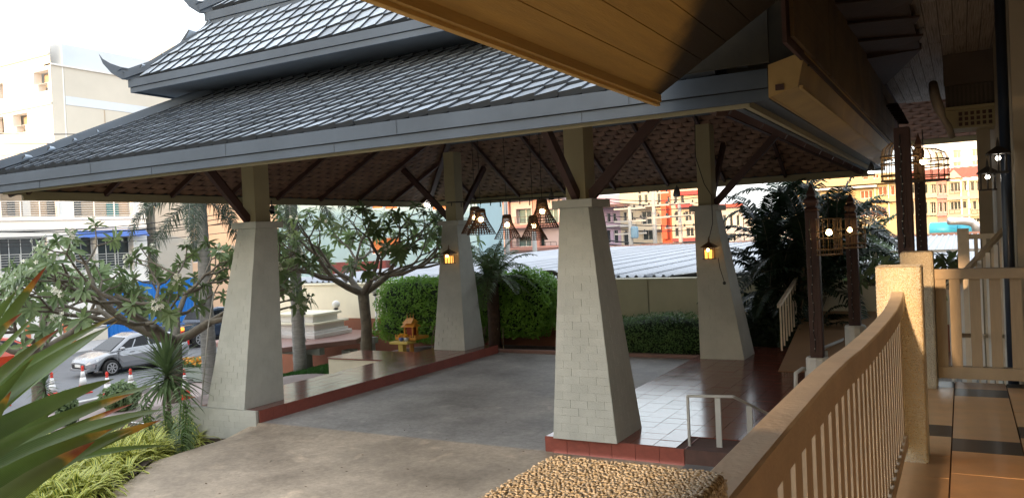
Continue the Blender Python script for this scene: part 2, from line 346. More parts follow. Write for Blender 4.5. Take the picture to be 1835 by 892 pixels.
# ------------------------------------------------------------------ podiums
def podium(x0, x1, y0, y1, name, label, tile_x, tile_y, indiv, skip=None, riser_faces=()):
    t = thing(name, label, 'podium', ((x0+x1)/2, y0, -0.3))
    b = MB(); b.box(x0, x1, y0, y1, -0.45, -0.012); build(b, 'base', M_GROUT, t)
    me = MB()
    me.box(-.5, .5, -.5, .5, 0, 1); tm = mesh_of(me, 'floor_tile', M_REDTILE)
    ts = 0.3; cells = []
    nx = int(round((x1-x0)/ts)); ny = int(round((y1-y0)/ts)); wx = (x1-x0)/nx; wy = (y1-y0)/ny
    for i in range(nx):
        for j in range(ny):
            cx, cy = x0+(i+.5)*wx, y0+(j+.5)*wy
            if skip and skip(cx, cy): continue
            d = (Vector((cx, cy, 0))-CAM).length; cells.append((d, cx, cy))
    cells.sort(); rest = MB()
    for k, (d, cx, cy) in enumerate(cells):
        h = 0.013+random.uniform(-.0015, .0015)
        if k < indiv:
            o = piece('floor_tile', tm, t, (cx, cy, -0.012), (wx-.006, wy-.006, h), (random.uniform(-.004, .004), random.uniform(-.004, .004), 0))
        else:
            rest.box(cx-wx/2+.003, cx+wx/2-.003, cy-wy/2+.003, cy+wy/2-.003, -0.012, -0.012+h)
    if rest.v: stuff(build(rest, 'far_floor_tiles', M_REDTILE, t))
    rm = unit('riser_tile', M_RISER)
    for (ax, a0, a1, c, sgn, zb) in riser_faces:
        n = max(1, int(round((a1-a0)/0.3))); wv = (a1-a0)/n
        for i in range(n):
            m_ = a0+(i+.5)*wv; zc = (zb-0.0)/2-0.004; hh = -zb-.004
            if ax == 'y': piece('riser_tile', rm, t, (m_, c+sgn*.006, zc), (wv-.005, .012, hh))
            else: piece('riser_tile', rm, t, (c+sgn*.006, m_, zc), (.012, wv-.005, hh))
    return t
podium(-11.55, -10.16, 9.42, 17.2, 'entrance_podium', 'low red tiled podium along the left side of the driveway', .3, .3, 0,
       riser_faces=(('x', 9.42, 17.2, -10.16, 1, -.25), ('y', -11.5, -10.2, 17.2, 1, -.3)))
podium(-4.91, 2.5, 9.45, 18.0, 'entrance_podium', 'glossy red tiled podium on the right side of the driveway, with steps', .3, .3, 290,
       skip=lambda x, y: x > -3.03 and y < 10.1, riser_faces=(('y', -4.91, -3.03, 9.45, -1, -.21), ('x', 9.45, 18.0, -4.91, -1, -.21), ('x', 9.45, 10.1, -3.03, 1, -.21), ('y', -3.03, 0, 10.1, -1, -.21)))
b = MB(); b.box(-3.015, 0.5, 8.3, 10.085, -0.3, -0.19); struct(b, 'step_landing', mat('grey_landing', (0.2, 0.2, 0.2), 0.5, 0.2, 3))
# stair block behind the left podium
t = thing('garden_step', 'cream step block with red tiled top behind the left podium', 'step', (-12.5, 15, -.4))
b = MB(); b.box(-13.25, -11.56, 14.5, 15.7, -.5, -.03); build(b, 'base', M_CREAM, t)
b = MB(); b.box(-13.28, -11.56, 14.47, 15.73, -.03, -.002); build(b, 'tread', M_REDTILE, t)

# ------------------------------------------------------------------ pillars
AX, AY, DX, DY = -10.901, 9.825, 6.585, 6.775
PIL = {}
def pillar(px, py, sx, sy, label, bricks):
    # sx, sy: direction towards the middle of the pavilion (the shaft leans that way)
    t = thing('tapered_pillar', label, 'pillar', (px, py, 0), 'tapered brick pillars of the porch')
    lx, ly = 0.215*sx, 0.259*sy; HS, HC = 3.0, 3.109
    def ring(z, ex=0):
        k = z/HS; cx, cy = px+lx*k, py+ly*k; hx, hy = lerp(.444, .21, k)+ex, lerp(.445, .245, k)+ex
        return [Vector((cx-hx, cy-hy, z)), Vector((cx+hx, cy-hy, z)), Vector((cx+hx, cy+hy, z)), Vector((cx-hx, cy+hy, z))]
    b = MB(); b.hexa(ring(0)+ring(HS-.001)); build(b, 'shaft', M_WHITEBRICK, t)
    cx, cy = px+lx, py+ly
    b = MB(); b.box(cx-.295, cx+.295, cy-.317, cy+.317, HS, HC); build(b, 'capital', M_WHITEBRICK, t, bevel=.006)
    b = MB(); b.box(cx-.145, cx+.145, cy-.172, cy+.172, HC, 4.75); build(b, 'neck', M_NECK, t, bevel=.005)
    # bricks on the faces towards the road (front) and the house
    r0, r1 = ring(0), ring(HS)
    for (ia, ib, nrm, ind) in ((0, 1, Vector((0, -1, .06)), bricks), (1, 2, Vector((1, 0, .06)), False)):
        rows = 30; rest = MB(); rnd = random.Random(int(px*10)+ia)
        for r in range(rows):
            z0, z1 = r/rows, (r+1)/rows
            a0, b0 = vl(r0[ia], r1[ia], z0), vl(r0[ib], r1[ib], z0); a1, b1 = vl(r0[ia], r1[ia], z1), vl(r0[ib], r1[ib], z1)
            wd = (b0-a0).length; s = -0.12 if r % 2 else 0.0
            cuts = [0.0]
            while s < wd:
                s += 0.24
                if 0.05 < s < wd-.05: cuts.append(s/wd)
            cuts.append(1.0)
            for c0, c1 in zip(cuts, cuts[1:]):
                g = .0015/wd; e0, e1 = c0+(g if c0 > 0 else 0), c1-(g if c1 < 1 else 0)
                dpt = rnd.choice((.003, .0035, .004, .0045, .0075)) if ia == 0 else .003
                zz = .02
                p = [vl(a0, b0, e0), vl(a0, b0, e1), vl(a1, b1, e1), vl(a1, b1, e0)]
                p = [vl(p[0], p[3], zz), vl(p[1], p[2], zz), vl(p[1], p[2], 1-zz), vl(p[0], p[3], 1-zz)]
                n_ = nrm.normalized()*dpt
                bb = MB().hexa([p[0], p[1], p[1]+n_, p[0]+n_, p[3], p[2], p[2]+n_, p[3]+n_])
                if ind: build(bb, 'brick', M_WHITEBRICK, t)
                else: rest.add(bb.v, bb.f)
        if rest.v: stuff(build(rest, 'brick_courses', M_WHITEBRICK, t))
    PIL[(sx, sy)] = (t, cx, cy)
    return t
pillar(AX, AY, 1, 1, 'cream brick pillar at the left front of the porch, rising from the white brick plinth', True)
pillar(AX, AY+DY, 1, -1, 'far left tapered pillar at the end of the left red podium, with an amber lantern', False)
pillar(AX+DX, AY, -1, 1, 'nearest and widest tapered brick pillar, on the corner of the right red podium', True)
pillar(AX+DX, AY+DY, -1, -1, 'far right tapered pillar beside the dark palms, with an amber lantern and cable', False)
# white brick plinth under the left front pillar
t = thing('brick_plinth', 'white painted brick plinth wall below the left front pillar', 'wall', (-11, 9.4, -1.2))
b = MB(); b.hexa([(-12.0, 9.30, -1.6), (-10.185, 9.372, -1.2), (-10.185, 9.43, -1.2), (-12.0, 9.43, -1.6), (-12.0, 9.30, -.004), (-10.185, 9.372, -.004), (-10.185, 9.43, -.004), (-12.0, 9.43, -.004)]); build(b, 'core', M_WHITEBRICK, t)
for r in range(13):
    z1 = -.006-r*.1; x = -10.187-(0.12 if r % 2 else 0); xs = [-10.187]
    while x > -12: 
        x -= .24; xs.append(max(x, -12))
    for xa, xb in zip(xs, xs[1:]):
        if xa-xb < .03: continue
        ya = lerp(9.372, 9.30, (-10.185-xa)/1.815); yb = lerp(9.372, 9.30, (-10.185-xb)/1.815); d = .004 if random.random() < .8 else .007
        bb = MB().hexa([(xb+.002, yb-d, z1-.098), (xa-.002, ya-d, z1-.098), (xa-.002, ya+.01, z1-.098), (xb+.002, yb+.01, z1-.098), (xb+.002, yb-d, z1), (xa-.002, ya-d, z1), (xa-.002, ya+.01, z1), (xb+.002, yb+.01, z1)])
        build(bb, 'brick', M_WHITEBRICK, t)
b = MB(); b.tube([(-11.47, 9.36, .02), (-11.2, 9.36, 1.35), (-11.08, 9.42, 1.95)], .012, 6); tag(build(b, 'drain_pipe', M_CONCB), 'thin pipe running up the left edge of the left front pillar', 'pipe')

# ------------------------------------------------------------------ pavilion roof
PCX, PCY = AX+DX/2, AY+DY/2
def hxy(o): return (DX/2+o, DY/2+o)
t_roof = thing('pavilion_roof', 'three tiered porch roof of dark glazed tiles with slate blue eaves', 'roof', (PCX, PCY, 3.6))
def slope_tiles(o0, z0, o1, z1, exposure, tw, side):
    """tile matrices for one side of a hipped tier: eave offset o0 at height z0 up to offset o1, height z1"""
    run = o0-o1; L = math.hypot(run, z1-z0); rows = int(L/exposure); ang = math.atan2(z1-z0, run); out = []
    for r in range(rows+1):
        o = o0-r*exposure*math.cos(ang); z = z0+r*exposure*math.sin(ang)
        hx, hy = hxy(o)
        half = hx if side in 'SN' else hy; depth = hy if side in 'SN' else hx
        half -= 0.10
        n = int(2*half/tw)
        for i in range(-n//2-1, n//2+2):
            c = i*tw+tw*.5
            if abs(c) > half: continue
            if side == 'S': pos, rz = Vector((PCX+c, PCY-depth, z)), 0
            elif side == 'N': pos, rz = Vector((PCX+c, PCY+depth, z)), PI
            elif side == 'E': pos, rz = Vector((PCX+depth, PCY+c, z)), PI/2
            else: pos, rz = Vector((PCX-depth, PCY+c, z)), -PI/2
            out.append((pos, rz, ang))
    return out
TW, TEX = 0.26, 0.265
tb = MB()   # one glazed interlocking tile, lying up-slope along +Y, low side left, raised lip on the right
w2 = TW/2
prof = [(-w2-.002, -.002), (-w2+.012, .0), (0, .011), (w2-.03, .024), (w2-.006, .027), (w2+.006, .026)]
TL = TEX+.055
n = len(prof)
vs = []
for y, dz in ((-.03, .039), (TL-.03, .0)):
    for x, z in prof: vs.append((x, y, z+dz+.012))
for y, dz in ((-.03, .006), (TL-.03, .0)):
    for x, z in prof: vs.append((x, y, z+dz-.022))
fs = []
for i in range(n-1):
    fs.append((i, i+1, n+i+1, n+i)); fs.append((2*n+i+1, 2*n+i, 3*n+i, 3*n+i+1)); fs.append((i+1, i, 2*n+i, 2*n+i+1)); fs.append((n+i, n+i+1, 3*n+i+1, 3*n+i))
fs += [(0, n, 3*n, 2*n), (n-1, 2*n-1+0, 4*n-1, 3*n-1)]
tb.add(vs, fs); tb.mi = [1 if (i % 4 == 2 and i < 4*(n-1)) or i >= len(fs)-2 else 0 for i in range(len(fs))]; TILE_MB = tb
tile_me = mesh_of(tb, 'roof_tile', M_TILE); tile_me.materials.append(M_TILEEDGE); tile_me.polygons.foreach_set('material_index', tb.mi)
def tile_mtx(pos, rz, ang):
    return Matrix.Translation(pos) @ Matrix.Rotation(rz, 4, 'Z') @ Matrix.Rotation(ang, 4, 'X')
TIERS = [(2.56, 4.02, 0.15, 5.345), (1.06, 5.57, 0.0, 6.68), (0.17, 6.75, -3.0, 9.6)]
cand = []
for k, (o0, z0, o1, z1) in enumerate(TIERS):
    for side in 'SWEN':
        for (pos, rz, ang) in slope_tiles(o0, z0, o1, z1, TEX, TW, side):
            cand.append((0 if side == 'S' and pos.x > -15 and pos.x < -2.2 and k < 2 else 1, (pos-CAM).length, pos, rz, ang))
cand.sort(key=lambda c: (c[0], c[1]))
rest = MB()
for k, (_, d, pos, rz, ang) in enumerate(cand):
    jit = Matrix.Rotation(random.uniform(-.018, .018), 4, 'Z') @ Matrix.Rotation(random.uniform(-.012, .012), 4, 'Y') @ Matrix.Translation((random.uniform(-.004, .004), random.uniform(-.008, .008), random.uniform(-.003, .004)))
    mt = tile_mtx(pos, rz, ang) @ jit
    if k < 300: piece('roof_tile', tile_me, t_roof, None, mtx=mt)
    else:
        rest.add([mt @ Vector(v) for v in TILE_MB.v], TILE_MB.f); rest.mi[-len(TILE_MB.f):] = TILE_MB.mi
stuff(build(rest, 'far_roof_tiles', [M_TILE, M_TILEEDGE], t_roof))
# roof decks under the tiles
b = MB()
for (o0, z0, o1, z1) in TIERS:
    o0 += .02; a = hxy(o0); c = hxy(o1); z0 -= .03; z1 -= .03
    P = [(PCX-a[0], PCY-a[1], z0), (PCX+a[0], PCY-a[1], z0), (PCX+a[0], PCY+a[1], z0), (PCX-a[0], PCY+a[1], z0)]
    Q = [(PCX-c[0], PCY-c[1], z1), (PCX+c[0], PCY-c[1], z1), (PCX+c[0], PCY+c[1], z1), (PCX-c[0], PCY+c[1], z1)]
    for i in range(4): j = (i+1) % 4; b.quad(P[i], P[j], Q[j], Q[i])
build(b, 'roof_deck', mat('dark_roof_deck', (0.03, 0.033, 0.04), 0.8), t_roof)
# drums and soffits between the tiers
b = MB()
for (o, z0, z1) in ((0.12, 5.0, 5.55), (-0.45, 6.2, 6.8)):
    a = hxy(o); b.box(PCX-a[0], PCX+a[0], PCY-a[1], PCY+a[1], z0, z1)
build(b, 'drum_wall', mat('dark_slate_wall', (0.045, 0.052, 0.062), 0.7), t_roof)
b = MB()
for (o, oi, z) in ((1.08, 0.1, 5.36), (0.2, -0.5, 6.52)):
    a = hxy(o); c = hxy(oi); b.box(PCX-a[0], PCX+a[0], PCY-a[1], PCY+a[1], z, z+.02)
build(b, 'soffit', mat('slate_soffit', (0.05, 0.06, 0.072), 0.7, 0.2, 2), t_roof)
# fascias: two bands per tier, with butt joints
def ringbox(b, o, z0, z1, th, ex=0):
    hx, hy = hxy(o); x0, x1, y0, y1 = PCX-hx, PCX+hx+ex, PCY-hy, PCY+hy
    b.box(x0, x1, y0, y0+th, z0, z1); b.box(x0, x1, y1-th, y1, z0, z1); b.box(x0, x0+th, y0+th, y1-th, z0, z1); b.box(x1-th, x1, y0+th, y1-th, z0, z1)
EX = lambda o: .29 if o > 2 else 0
for nm, o, z0, z1, z2 in (('lower', 2.607, 3.725, 3.832, 3.995), ('middle', 1.112, 5.335, 5.42, 5.545), ('top', .23, 6.48, 6.56, 6.70)):
    b = MB(); ringbox(b, o-.0, z0, z1-.006, .035, EX(o)); build(b, 'fascia_board', M_FASCIA, t_roof)
    b = MB(); ringbox(b, o+.022, z1+.004, z2, .055, EX(o)-.03); build(b, 'fascia_board', M_FASCIA, t_roof)
    b = MB(); ringbox(b, o-.012, z1-.02, z1+.02, .02, EX(o)); build(b, 'shadow_gap', mat('dark_gap', (0.02, 0.022, 0.026), 0.8), t_roof)
b = MB()
for x in (-13.6, -10.9, -8.12, -5.42, -2.7): b.box(x, x+.006, 7.188, 7.19, 3.84, 3.994)
for x in (-12.2, -9.6, -6.35, -3.2): b.box(x, x+.005, 7.213, 7.216, 3.727, 3.822)
build(b, 'board_joints', mat('joint_dark', (0.04, 0.05, 0.06), 0.8), t_roof)
# inner cream eaves board
b = MB(); hx, hy = hxy(2.5); ringbox(b, 2.50, 3.70, 3.76, .05, .2)
b.box(PCX-hx, PCX+hx+.2, PCY+hy-.05, PCY+hy, 3.615, 3.699); b.box(PCX-hx, PCX-hx+.05, PCY-hy+.3, PCY+hy-.05, 3.615, 3.699)
build(b, 'eaves_board', mat('cream_board', (0.34, 0.30, 0.19), 0.7, 0.08, 2), t_roof)
b = MB(); hx, hy = hxy(2.57); hi, hj = hxy(2.50)
b.box(PCX-hx, PCX+hx, PCY-hy, PCY-hj, 3.735, 3.75); b.box(PCX-hx, PCX+hx, PCY+hj, PCY+hy, 3.735, 3.75); b.box(PCX-hx, PCX-hi, PCY-hj, PCY+hj, 3.735, 3.75); b.box(PCX+hi, PCX+hx, PCY-hj, PCY+hj, 3.735, 3.75)
b.box(PCX+hi, PCX+hx+.3, PCY-hj, PCY+hy+.2, 3.76, 3.775); b.box(PCX+hi, PCX+hx+.45, PCY-hj, PCY+hy+.2, 3.99, 4.01)
build(b, 'eaves_soffit', M_FASCIA, t_roof)
# hips with upturned ends
def hip(sx, sy, pts, wd=.10, h=.11):
    b = MB()
    P = [Vector((PCX+sx*hxy(o)[0], PCY+sy*hxy(o)[1], z)) for o, z in pts]
    n_ = Vector((sx, -sy, 0)).normalized()
    sec = ((-wd/2, -h/2), (-wd/2, h*.35), (-wd*.3, h*.42), (-wd*.25, h*.75), (wd*.25, h*.75), (wd*.3, h*.42), (wd/2, h*.35), (wd/2, -h/2)); k = len(sec); vs = []
    for p in P: vs += [p+n_*a+Vector((0, 0, c)) for a, c in sec]
    b.add(vs, [(i*k+j, i*k+(j+1) % k, (i+1)*k+(j+1) % k, (i+1)*k+j) for i in range(len(P)-1) for j in range(k)]+[tuple(range(k)), tuple(reversed(range((len(P)-1)*k, len(P)*k)))])
    return b
for sx, sy in ((-1, -1), (1, -1), (1, 1), (-1, 1)):
    build(hip(sx, sy, [(2.63, 4.1), (2.2, 4.30), (1.5, 4.68), (.8, 5.06), (.2, 5.38)], .22, .12), 'hip_ridge', M_FASCIA, t_roof)
    build(hip(sx, sy, [(1.16, 5.62), (.9, 5.76), (.6, 6.03), (.3, 6.33), (.0, 6.68)], .17, .12), 'hip_ridge', M_FASCIA, t_roof)
    build(hip(sx, sy, [(.30, 6.78), (0, 6.98), (-.5, 7.4), (-1.5, 8.3)], .17, .12), 'hip_ridge', M_FASCIA, t_roof)
    for (o, z) in ((1.14, 5.56), (.25, 6.70)):   # scrolled finial at the corner
        b = MB(); P = []
        for (do, dz, hh) in ((-.28, .10, .13), (-.1, .07, .17), (.06, .10, .19), (.17, .18, .15), (.25, .29, .08), (.285, .40, .012)):
            hx, hy = hxy(o+do); P.append((Vector((PCX+sx*hx, PCY+sy*hy, z+dz)), hh))
        nrm = Vector((sx, -sy, 0)).normalized()*.05
        for (p, h1), (q, h2) in zip(P, P[1:]):
            u1, u2 = Vector((0, 0, h1/2)), Vector((0, 0, h2/2)); m1, m2 = nrm*(.4+h1*3), nrm*(.4+h2*3)
            b.hexa([p-m1-u1, p+m1-u1, q+m2-u2, q-m2-u2, p-m1+u1, p+m1+u1, q+m2+u2, q-m2+u2])
        f = build(b, 'corner_finial', M_FASCIA, t_roof)
        b = MB(); hx, hy = hxy(o+.02); c = Vector((PCX+sx*hx, PCY+sy*hy, z+.13))
        b.tube([c+Vector((sx*.07*math.cos(a)*(1-a/9), sy*.07*math.cos(a)*(1-a/9), .05*math.sin(a)*(1-a/9)))+nrm*1.15*(-1) for a in [i*.6 for i in range(10)]], .012, 5)
        b.tube([c+Vector((sx*.07*math.cos(a)*(1-a/9), sy*.07*math.cos(a)*(1-a/9), .05*math.sin(a)*(1-a/9)))+nrm*1.15 for a in [i*.6 for i in range(10)]], .012, 5)
        build(b, 'scroll', M_FASCIA, f)
# ridge finial above
b = MB(); b.lathe((PCX, PCY, 9.4), [(.5, 0), (.3, .3), (.35, .5), (.12, .9), (.02, 1.8)], 8); build(b, 'ridge_finial', M_FASCIA, t_roof)

# ceiling: underside of the tiles (seen from below), rafters, hip beams
SL = 0.555
def ceil_z(o): return 3.80+(2.5-o)*SL
ux, uy = .30, .17
um = MB()
pr = [(-.5, 0), (-.3, -.02), (0, -.032), (.3, -.02), (.5, 0)]
vs = [(x*ux*.97, -uy*.5, z-.004) for x, z in pr]+[(x*ux*.97, uy*.42, z*.25-.022) for x, z in pr]+[(-.5*ux*.97, -uy*.5, .01), (.5*ux*.97, -uy*.5, .01)]
fs = [(i, i+1, 6+i, 5+i) for i in range(4)]+[(10, 0, 1, 2, 3, 4, 11)]
um.add(vs, [tuple(reversed(f)) for f in fs])
um_me = mesh_of(um, 'ceiling_tile', M_UNDER)
ca = math.atan(SL); und = []
for side in 'NWSE':
    rows = int((2.45+3.0)/(uy*math.cos(ca)))
    for r in range(rows):
        o = 2.42-r*uy*math.cos(ca); z = ceil_z(o); hx, hy = hxy(o); half, depth = (hx, hy) if side in 'SN' else (hy, hx)
        if depth < .2: continue
        n = int(half/ux)+1
        for i in range(-n, n+1):
            c = i*ux+(ux/2 if r % 2 else 0)
            if abs(c) > half-.02: continue
            if side == 'S': pos, rz = Vector((PCX+c, PCY-depth, z)), 0
            elif side == 'N': pos, rz = Vector((PCX+c, PCY+depth, z)), PI
            elif side == 'E': pos, rz = Vector((PCX+depth, PCY+c, z)), PI/2
            else: pos, rz = Vector((PCX-depth, PCY+c, z)), -PI/2
            vis = side == 'N' and z < 5.6 and pos.x > -10.5
            und.append((0 if vis else 1, (pos-CAM).length, tile_mtx(pos, rz, ca)))
und.sort(key=lambda c: (c[0], c[1])); rest = MB()
for k, (a_, d, mt) in enumerate(und):
    if k < 300 and a_ == 0: piece('ceiling_tile', um_me, t_roof, None, mtx=mt)
    else: rest.add([mt @ Vector(v) for v in um.v], um.f)
stuff(build(rest, 'far_ceiling_tiles', M_UNDER, t_roof))
b = MB()
a = hxy(2.5); P = [(PCX-a[0], PCY-a[1], ceil_z(2.5)+.03), (PCX+a[0], PCY-a[1], ceil_z(2.5)+.03), (PCX+a[0], PCY+a[1], ceil_z(2.5)+.03), (PCX-a[0], PCY+a[1], ceil_z(2.5)+.03)]
zt = ceil_z(-3.2)+.03; c = hxy(-3.2); Q = [(PCX-c[0], PCY-c[1], zt), (PCX+c[0], PCY-c[1], zt), (PCX+c[0], PCY+c[1], zt), (PCX-c[0], PCY+c[1], zt)]
for i in range(4): j = (i+1) % 4; b.quad(P[j], P[i], Q[i], Q[j])
build(b, 'ceiling_deck', M_DARKWOOD, t_roof)
raft = []
def rafter(p, q, w_=.06, h=.10, nm='rafter'): build(MB().beam(p, q, w_, h), nm, M_DARKWOOD, t_roof)
for sy in (1, -1):
    for i in range(-4, 5):
        x = i*1.38; ot = max(-3.2, abs(x)-DX/2)
        if abs(x) > hxy(2.45)[0]-.3: continue
        rafter((PCX+x, PCY+sy*hxy(2.45)[1], ceil_z(2.45)-.08), (PCX+x, PCY+sy*hxy(ot)[1], ceil_z(ot)-.08))
for sx in (-1, 1):
    for i in range(-4, 5):
        y = i*1.38; ot = max(-3.2, abs(y)-DY/2)
        if abs(y) > hxy(2.45)[1]-.3: continue
        rafter((PCX+sx*hxy(2.45)[0], PCY+y, ceil_z(2.45)-.08), (PCX+sx*hxy(ot)[0], PCY+y, ceil_z(ot)-.08))
    for sy in (-1, 1):
        rafter((PCX+sx*hxy(2.45)[0], PCY+sy*hxy(2.45)[1], ceil_z(2.45)-.09), (PCX+sx*.1, PCY+sy*.1, ceil_z(-3.2)-.09), .11, .17, 'hip_beam')
# slanting timber braces from each capital to the eaves
BR = MB
for (sx, sy), (tp, cx, cy) in PIL.items():
    z0 = 3.12
    ox, oy = -sx, -sy
    for (dx_, dy_) in ((ox, 0), (0, oy)):
        p = Vector((cx+dx_*.15+(0 if dx_ else ox*.02), cy+dy_*.18+(0 if dy_ else oy*.02), z0+.02))
        q = Vector((cx+dx_*1.47, cy+dy_*1.47, 4.46))
        build(MB().beam(p, q, .09, .13), 'brace', M_DARKWOOD, tp)

# ------------------------------------------------------------------ the hotel: veranda, posts, railings
FZ = 1.14
b = MB(); b.box(-.50, 3.2, -7.0, 8.38, .80, FZ-.014); struct(b, 'veranda_floor', M_GROUT)
vt = [o for o in COL.objects if o.name == 'veranda_floor'][0]; OFF[vt] = Vector((0, 0, 0))
fm, fd = unit('floor_tile', M_FLOOR), unit('floor_tile_dark', M_FLOORDK)
cols = [(-.49, -.114, 6.24), (-.11, .286, 5.88), (.29, .69, 6.35), (.694, 1.09, 5.7), (1.094, 1.5, 6.3)]
for x0, x1, yd in cols:
    y = yd-.0
    base = yd-1.83*6
    k = 0; y = base
    while y < 8.35:
        segs = [(.345, True), (.48, False), (.485, False), (.52, False)]
        for dy, dark in segs:
            y0, y1 = y, min(y+dy, 8.37); y += dy
            if y1-y0 < .03 or y0 < -1: continue
            wd = x1-x0
            piece('dark_floor_tile' if dark else 'floor_tile', fd if dark else fm, vt, ((x0+x1)/2, (y0+y1)/2, FZ-.007), (wd-.005, y1-y0-(.004 if dark else .0025), .014), (random.uniform(-.003, .003), random.uniform(-.003, .003), 0))
b = MB(); b.box(-.52, -.50, -7.0, 8.4, .0, FZ-.02); b.box(-.50, 3.2, 8.38, 8.4, 0, FZ-.02); struct(b, 'veranda_wall', M_CREAM)

def rpost(x0, x1, y0, y1, z1, m, label):
    o = build(MB().box(x0, x1, y0, y1, FZ, z1), 'railing_post', m, None, bevel=.018, loc=((x0+x1)/2, (y0+y1)/2, FZ))
    return tag(o, label, 'post', 'roughcast posts of the veranda railing')
rpost_dims = [(-.575, -.300, .85, 1.125, 2.30), (-.489, -.233, 5.52, 5.78, 2.35)]
def pebble_post(x0, x1, y0, y1, z1, label, faces, size, seed):
    rnd = random.Random(seed); t = thing('railing_post', label, 'post', ((x0+x1)/2, (y0+y1)/2, FZ), 'roughcast posts of the veranda railing')
    build(MB().box(x0, x1, y0, y1, FZ, z1), 'core', M_ROUGH, t, bevel=.012)
    b = MB(); sp = size*1.02
    def peb(p, n):
        r = size*rnd.uniform(.38, .72); a = n.orthogonal().normalized(); a = Matrix.Rotation(rnd.uniform(0, 6.3), 3, n) @ a; c = n.cross(a); k = rnd.uniform(.7, 1.25)
        ring = [p+a*r*k*math.cos(q)+c*r/k*math.sin(q)+n*r*rnd.uniform(-.1, .15) for q in (0, 1.05, 2.1, 3.14, 4.2, 5.24)]
        top = [p+a*r*k*.5*math.cos(q)+c*r/k*.5*math.sin(q)+n*r*rnd.uniform(.3, .5) for q in (.5, 2.6, 4.7)]
        b.add(ring+top, ((0, 1, 6), (1, 2, 6), (2, 7, 6), (2, 3, 7), (3, 4, 7), (4, 8, 7), (4, 5, 8), (5, 0, 8), (0, 6, 8), (6, 7, 8)))
    e = .006
    for f, za in faces:
        if f == 'T': U, V_, O, n = (x1-x0-2*e), (y1-y0-2*e), Vector((x0+e, y0+e, z1)), Vector((0, 0, 1)); du, dv = Vector((1, 0, 0)), Vector((0, 1, 0))
        elif f == 'S': U, V_, O, n = (x1-x0-2*e), (z1-za-e), Vector((x0+e, y0, za)), Vector((0, -1, 0)); du, dv = Vector((1, 0, 0)), Vector((0, 0, 1))
        elif f == 'E': U, V_, O, n = (y1-y0-2*e), (z1-za-e), Vector((x1, y0+e, za)), Vector((1, 0, 0)); du, dv = Vector((0, 1, 0)), Vector((0, 0, 1))
        elif f == 'W': U, V_, O, n = (y1-y0-2*e), (z1-za-e), Vector((x0, y0+e, za)), Vector((-1, 0, 0)); du, dv = Vector((0, 1, 0)), Vector((0, 0, 1))
        for i in range(int(U/sp)+1):
            for j in range(int(V_/sp)+1):
                peb(O+du*min(U, max(0, (i+rnd.uniform(-.35, .35)+(.5 if j % 2 else 0))*sp))+dv*min(V_, max(0, (j+rnd.uniform(-.35, .35))*sp)), n)
    stuff(build(b, 'pebble_dash', M_PEBBLE, t)); return t
pebble_post(-.575, -.300, .85, 1.125, 2.30, 'roughcast post in the near foreground, only its pebbly top in view', (('T', 0), ('E', 2.12), ('S', 2.2)), .0062, 1)
pebble_post(-.489, -.233, 5.52, 5.78, 2.35, 'sunlit orange roughcast post at the far end of the long curved handrail', (('S', FZ), ('E', FZ), ('T', 0)), .0105, 2)
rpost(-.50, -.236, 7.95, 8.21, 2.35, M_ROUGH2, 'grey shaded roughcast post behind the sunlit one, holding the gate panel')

# long railing with a sagging handrail
RP = [(1.125, 2.218), (1.8, 2.218), (2.4, 2.213), (2.8, 2.20), (3.2, 2.178), (3.8, 2.158), (4.4, 2.146), (4.9, 2.142), (5.25, 2.155), (5.42, 2.172), (5.518, 2.197)]
def rail_z(y):
    for (a, za), (c, zc) in zip(RP, RP[1:]):
        if y <= c: return lerp(za, zc, (y-a)/(c-a))
    return RP[-1][1]
t = thing('veranda_railing', 'long tan railing with a sagging wide handrail and flat slats, running away from the camera', 'railing', (-.366, 3.3, FZ), 'tan railings of the veranda')
b = MB(); x0, x1 = -.405, -.33
ys_ = frange(1.125, 5.518, 44)
ring = []
for y in ys_:
    z = rail_z(y); c = .006
    ring.append([(x0, y, z-.085), (x0, y, z-c), (x0+c, y, z), (x1-c, y, z), (x1, y, z-c), (x1, y, z-.085)])
for a, c in zip(ring, ring[1:]):
    for i in range(6): j = (i+1) % 6; b.quad(a[i], a[j], c[j], c[i])
b.add(ring[0], ((5, 4, 3, 2, 1, 0),)); b.add(ring[-1], ((0, 1, 2, 3, 4, 5),))
build(b, 'handrail', M_RAIL, t)
build(MB().box(-.395, -.34, 1.125, 5.519, 1.235, 1.315), 'bottom_rail', M_RAIL, t, bevel=.004)
y = 1.2
slat = unit('slat', M_RAIL)
while y < 5.45:
    z1 = rail_z(y)-.08; piece('slat', slat, t, (-.3675, y+.045, (1.312+z1)/2), (.022, .088, z1-1.312)); y += .146
# panel across the end
M_GATE = mat('shaded_tan_gate', (0.31, 0.25, 0.175), 0.6, 0.12, 4, 0.1, 50)  # rail paint in a darker tone that holds the shade on the gate
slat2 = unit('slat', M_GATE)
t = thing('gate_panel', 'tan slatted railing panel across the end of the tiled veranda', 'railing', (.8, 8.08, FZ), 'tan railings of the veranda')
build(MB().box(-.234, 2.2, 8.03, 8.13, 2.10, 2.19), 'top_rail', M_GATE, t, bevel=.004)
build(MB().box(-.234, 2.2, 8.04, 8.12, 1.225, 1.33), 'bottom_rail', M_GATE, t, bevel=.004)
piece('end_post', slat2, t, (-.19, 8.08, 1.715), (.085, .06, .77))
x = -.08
for i in range(15): piece('slat', slat2, t, (x, 8.08, 1.715), (.085, .022, .77)); x += .152

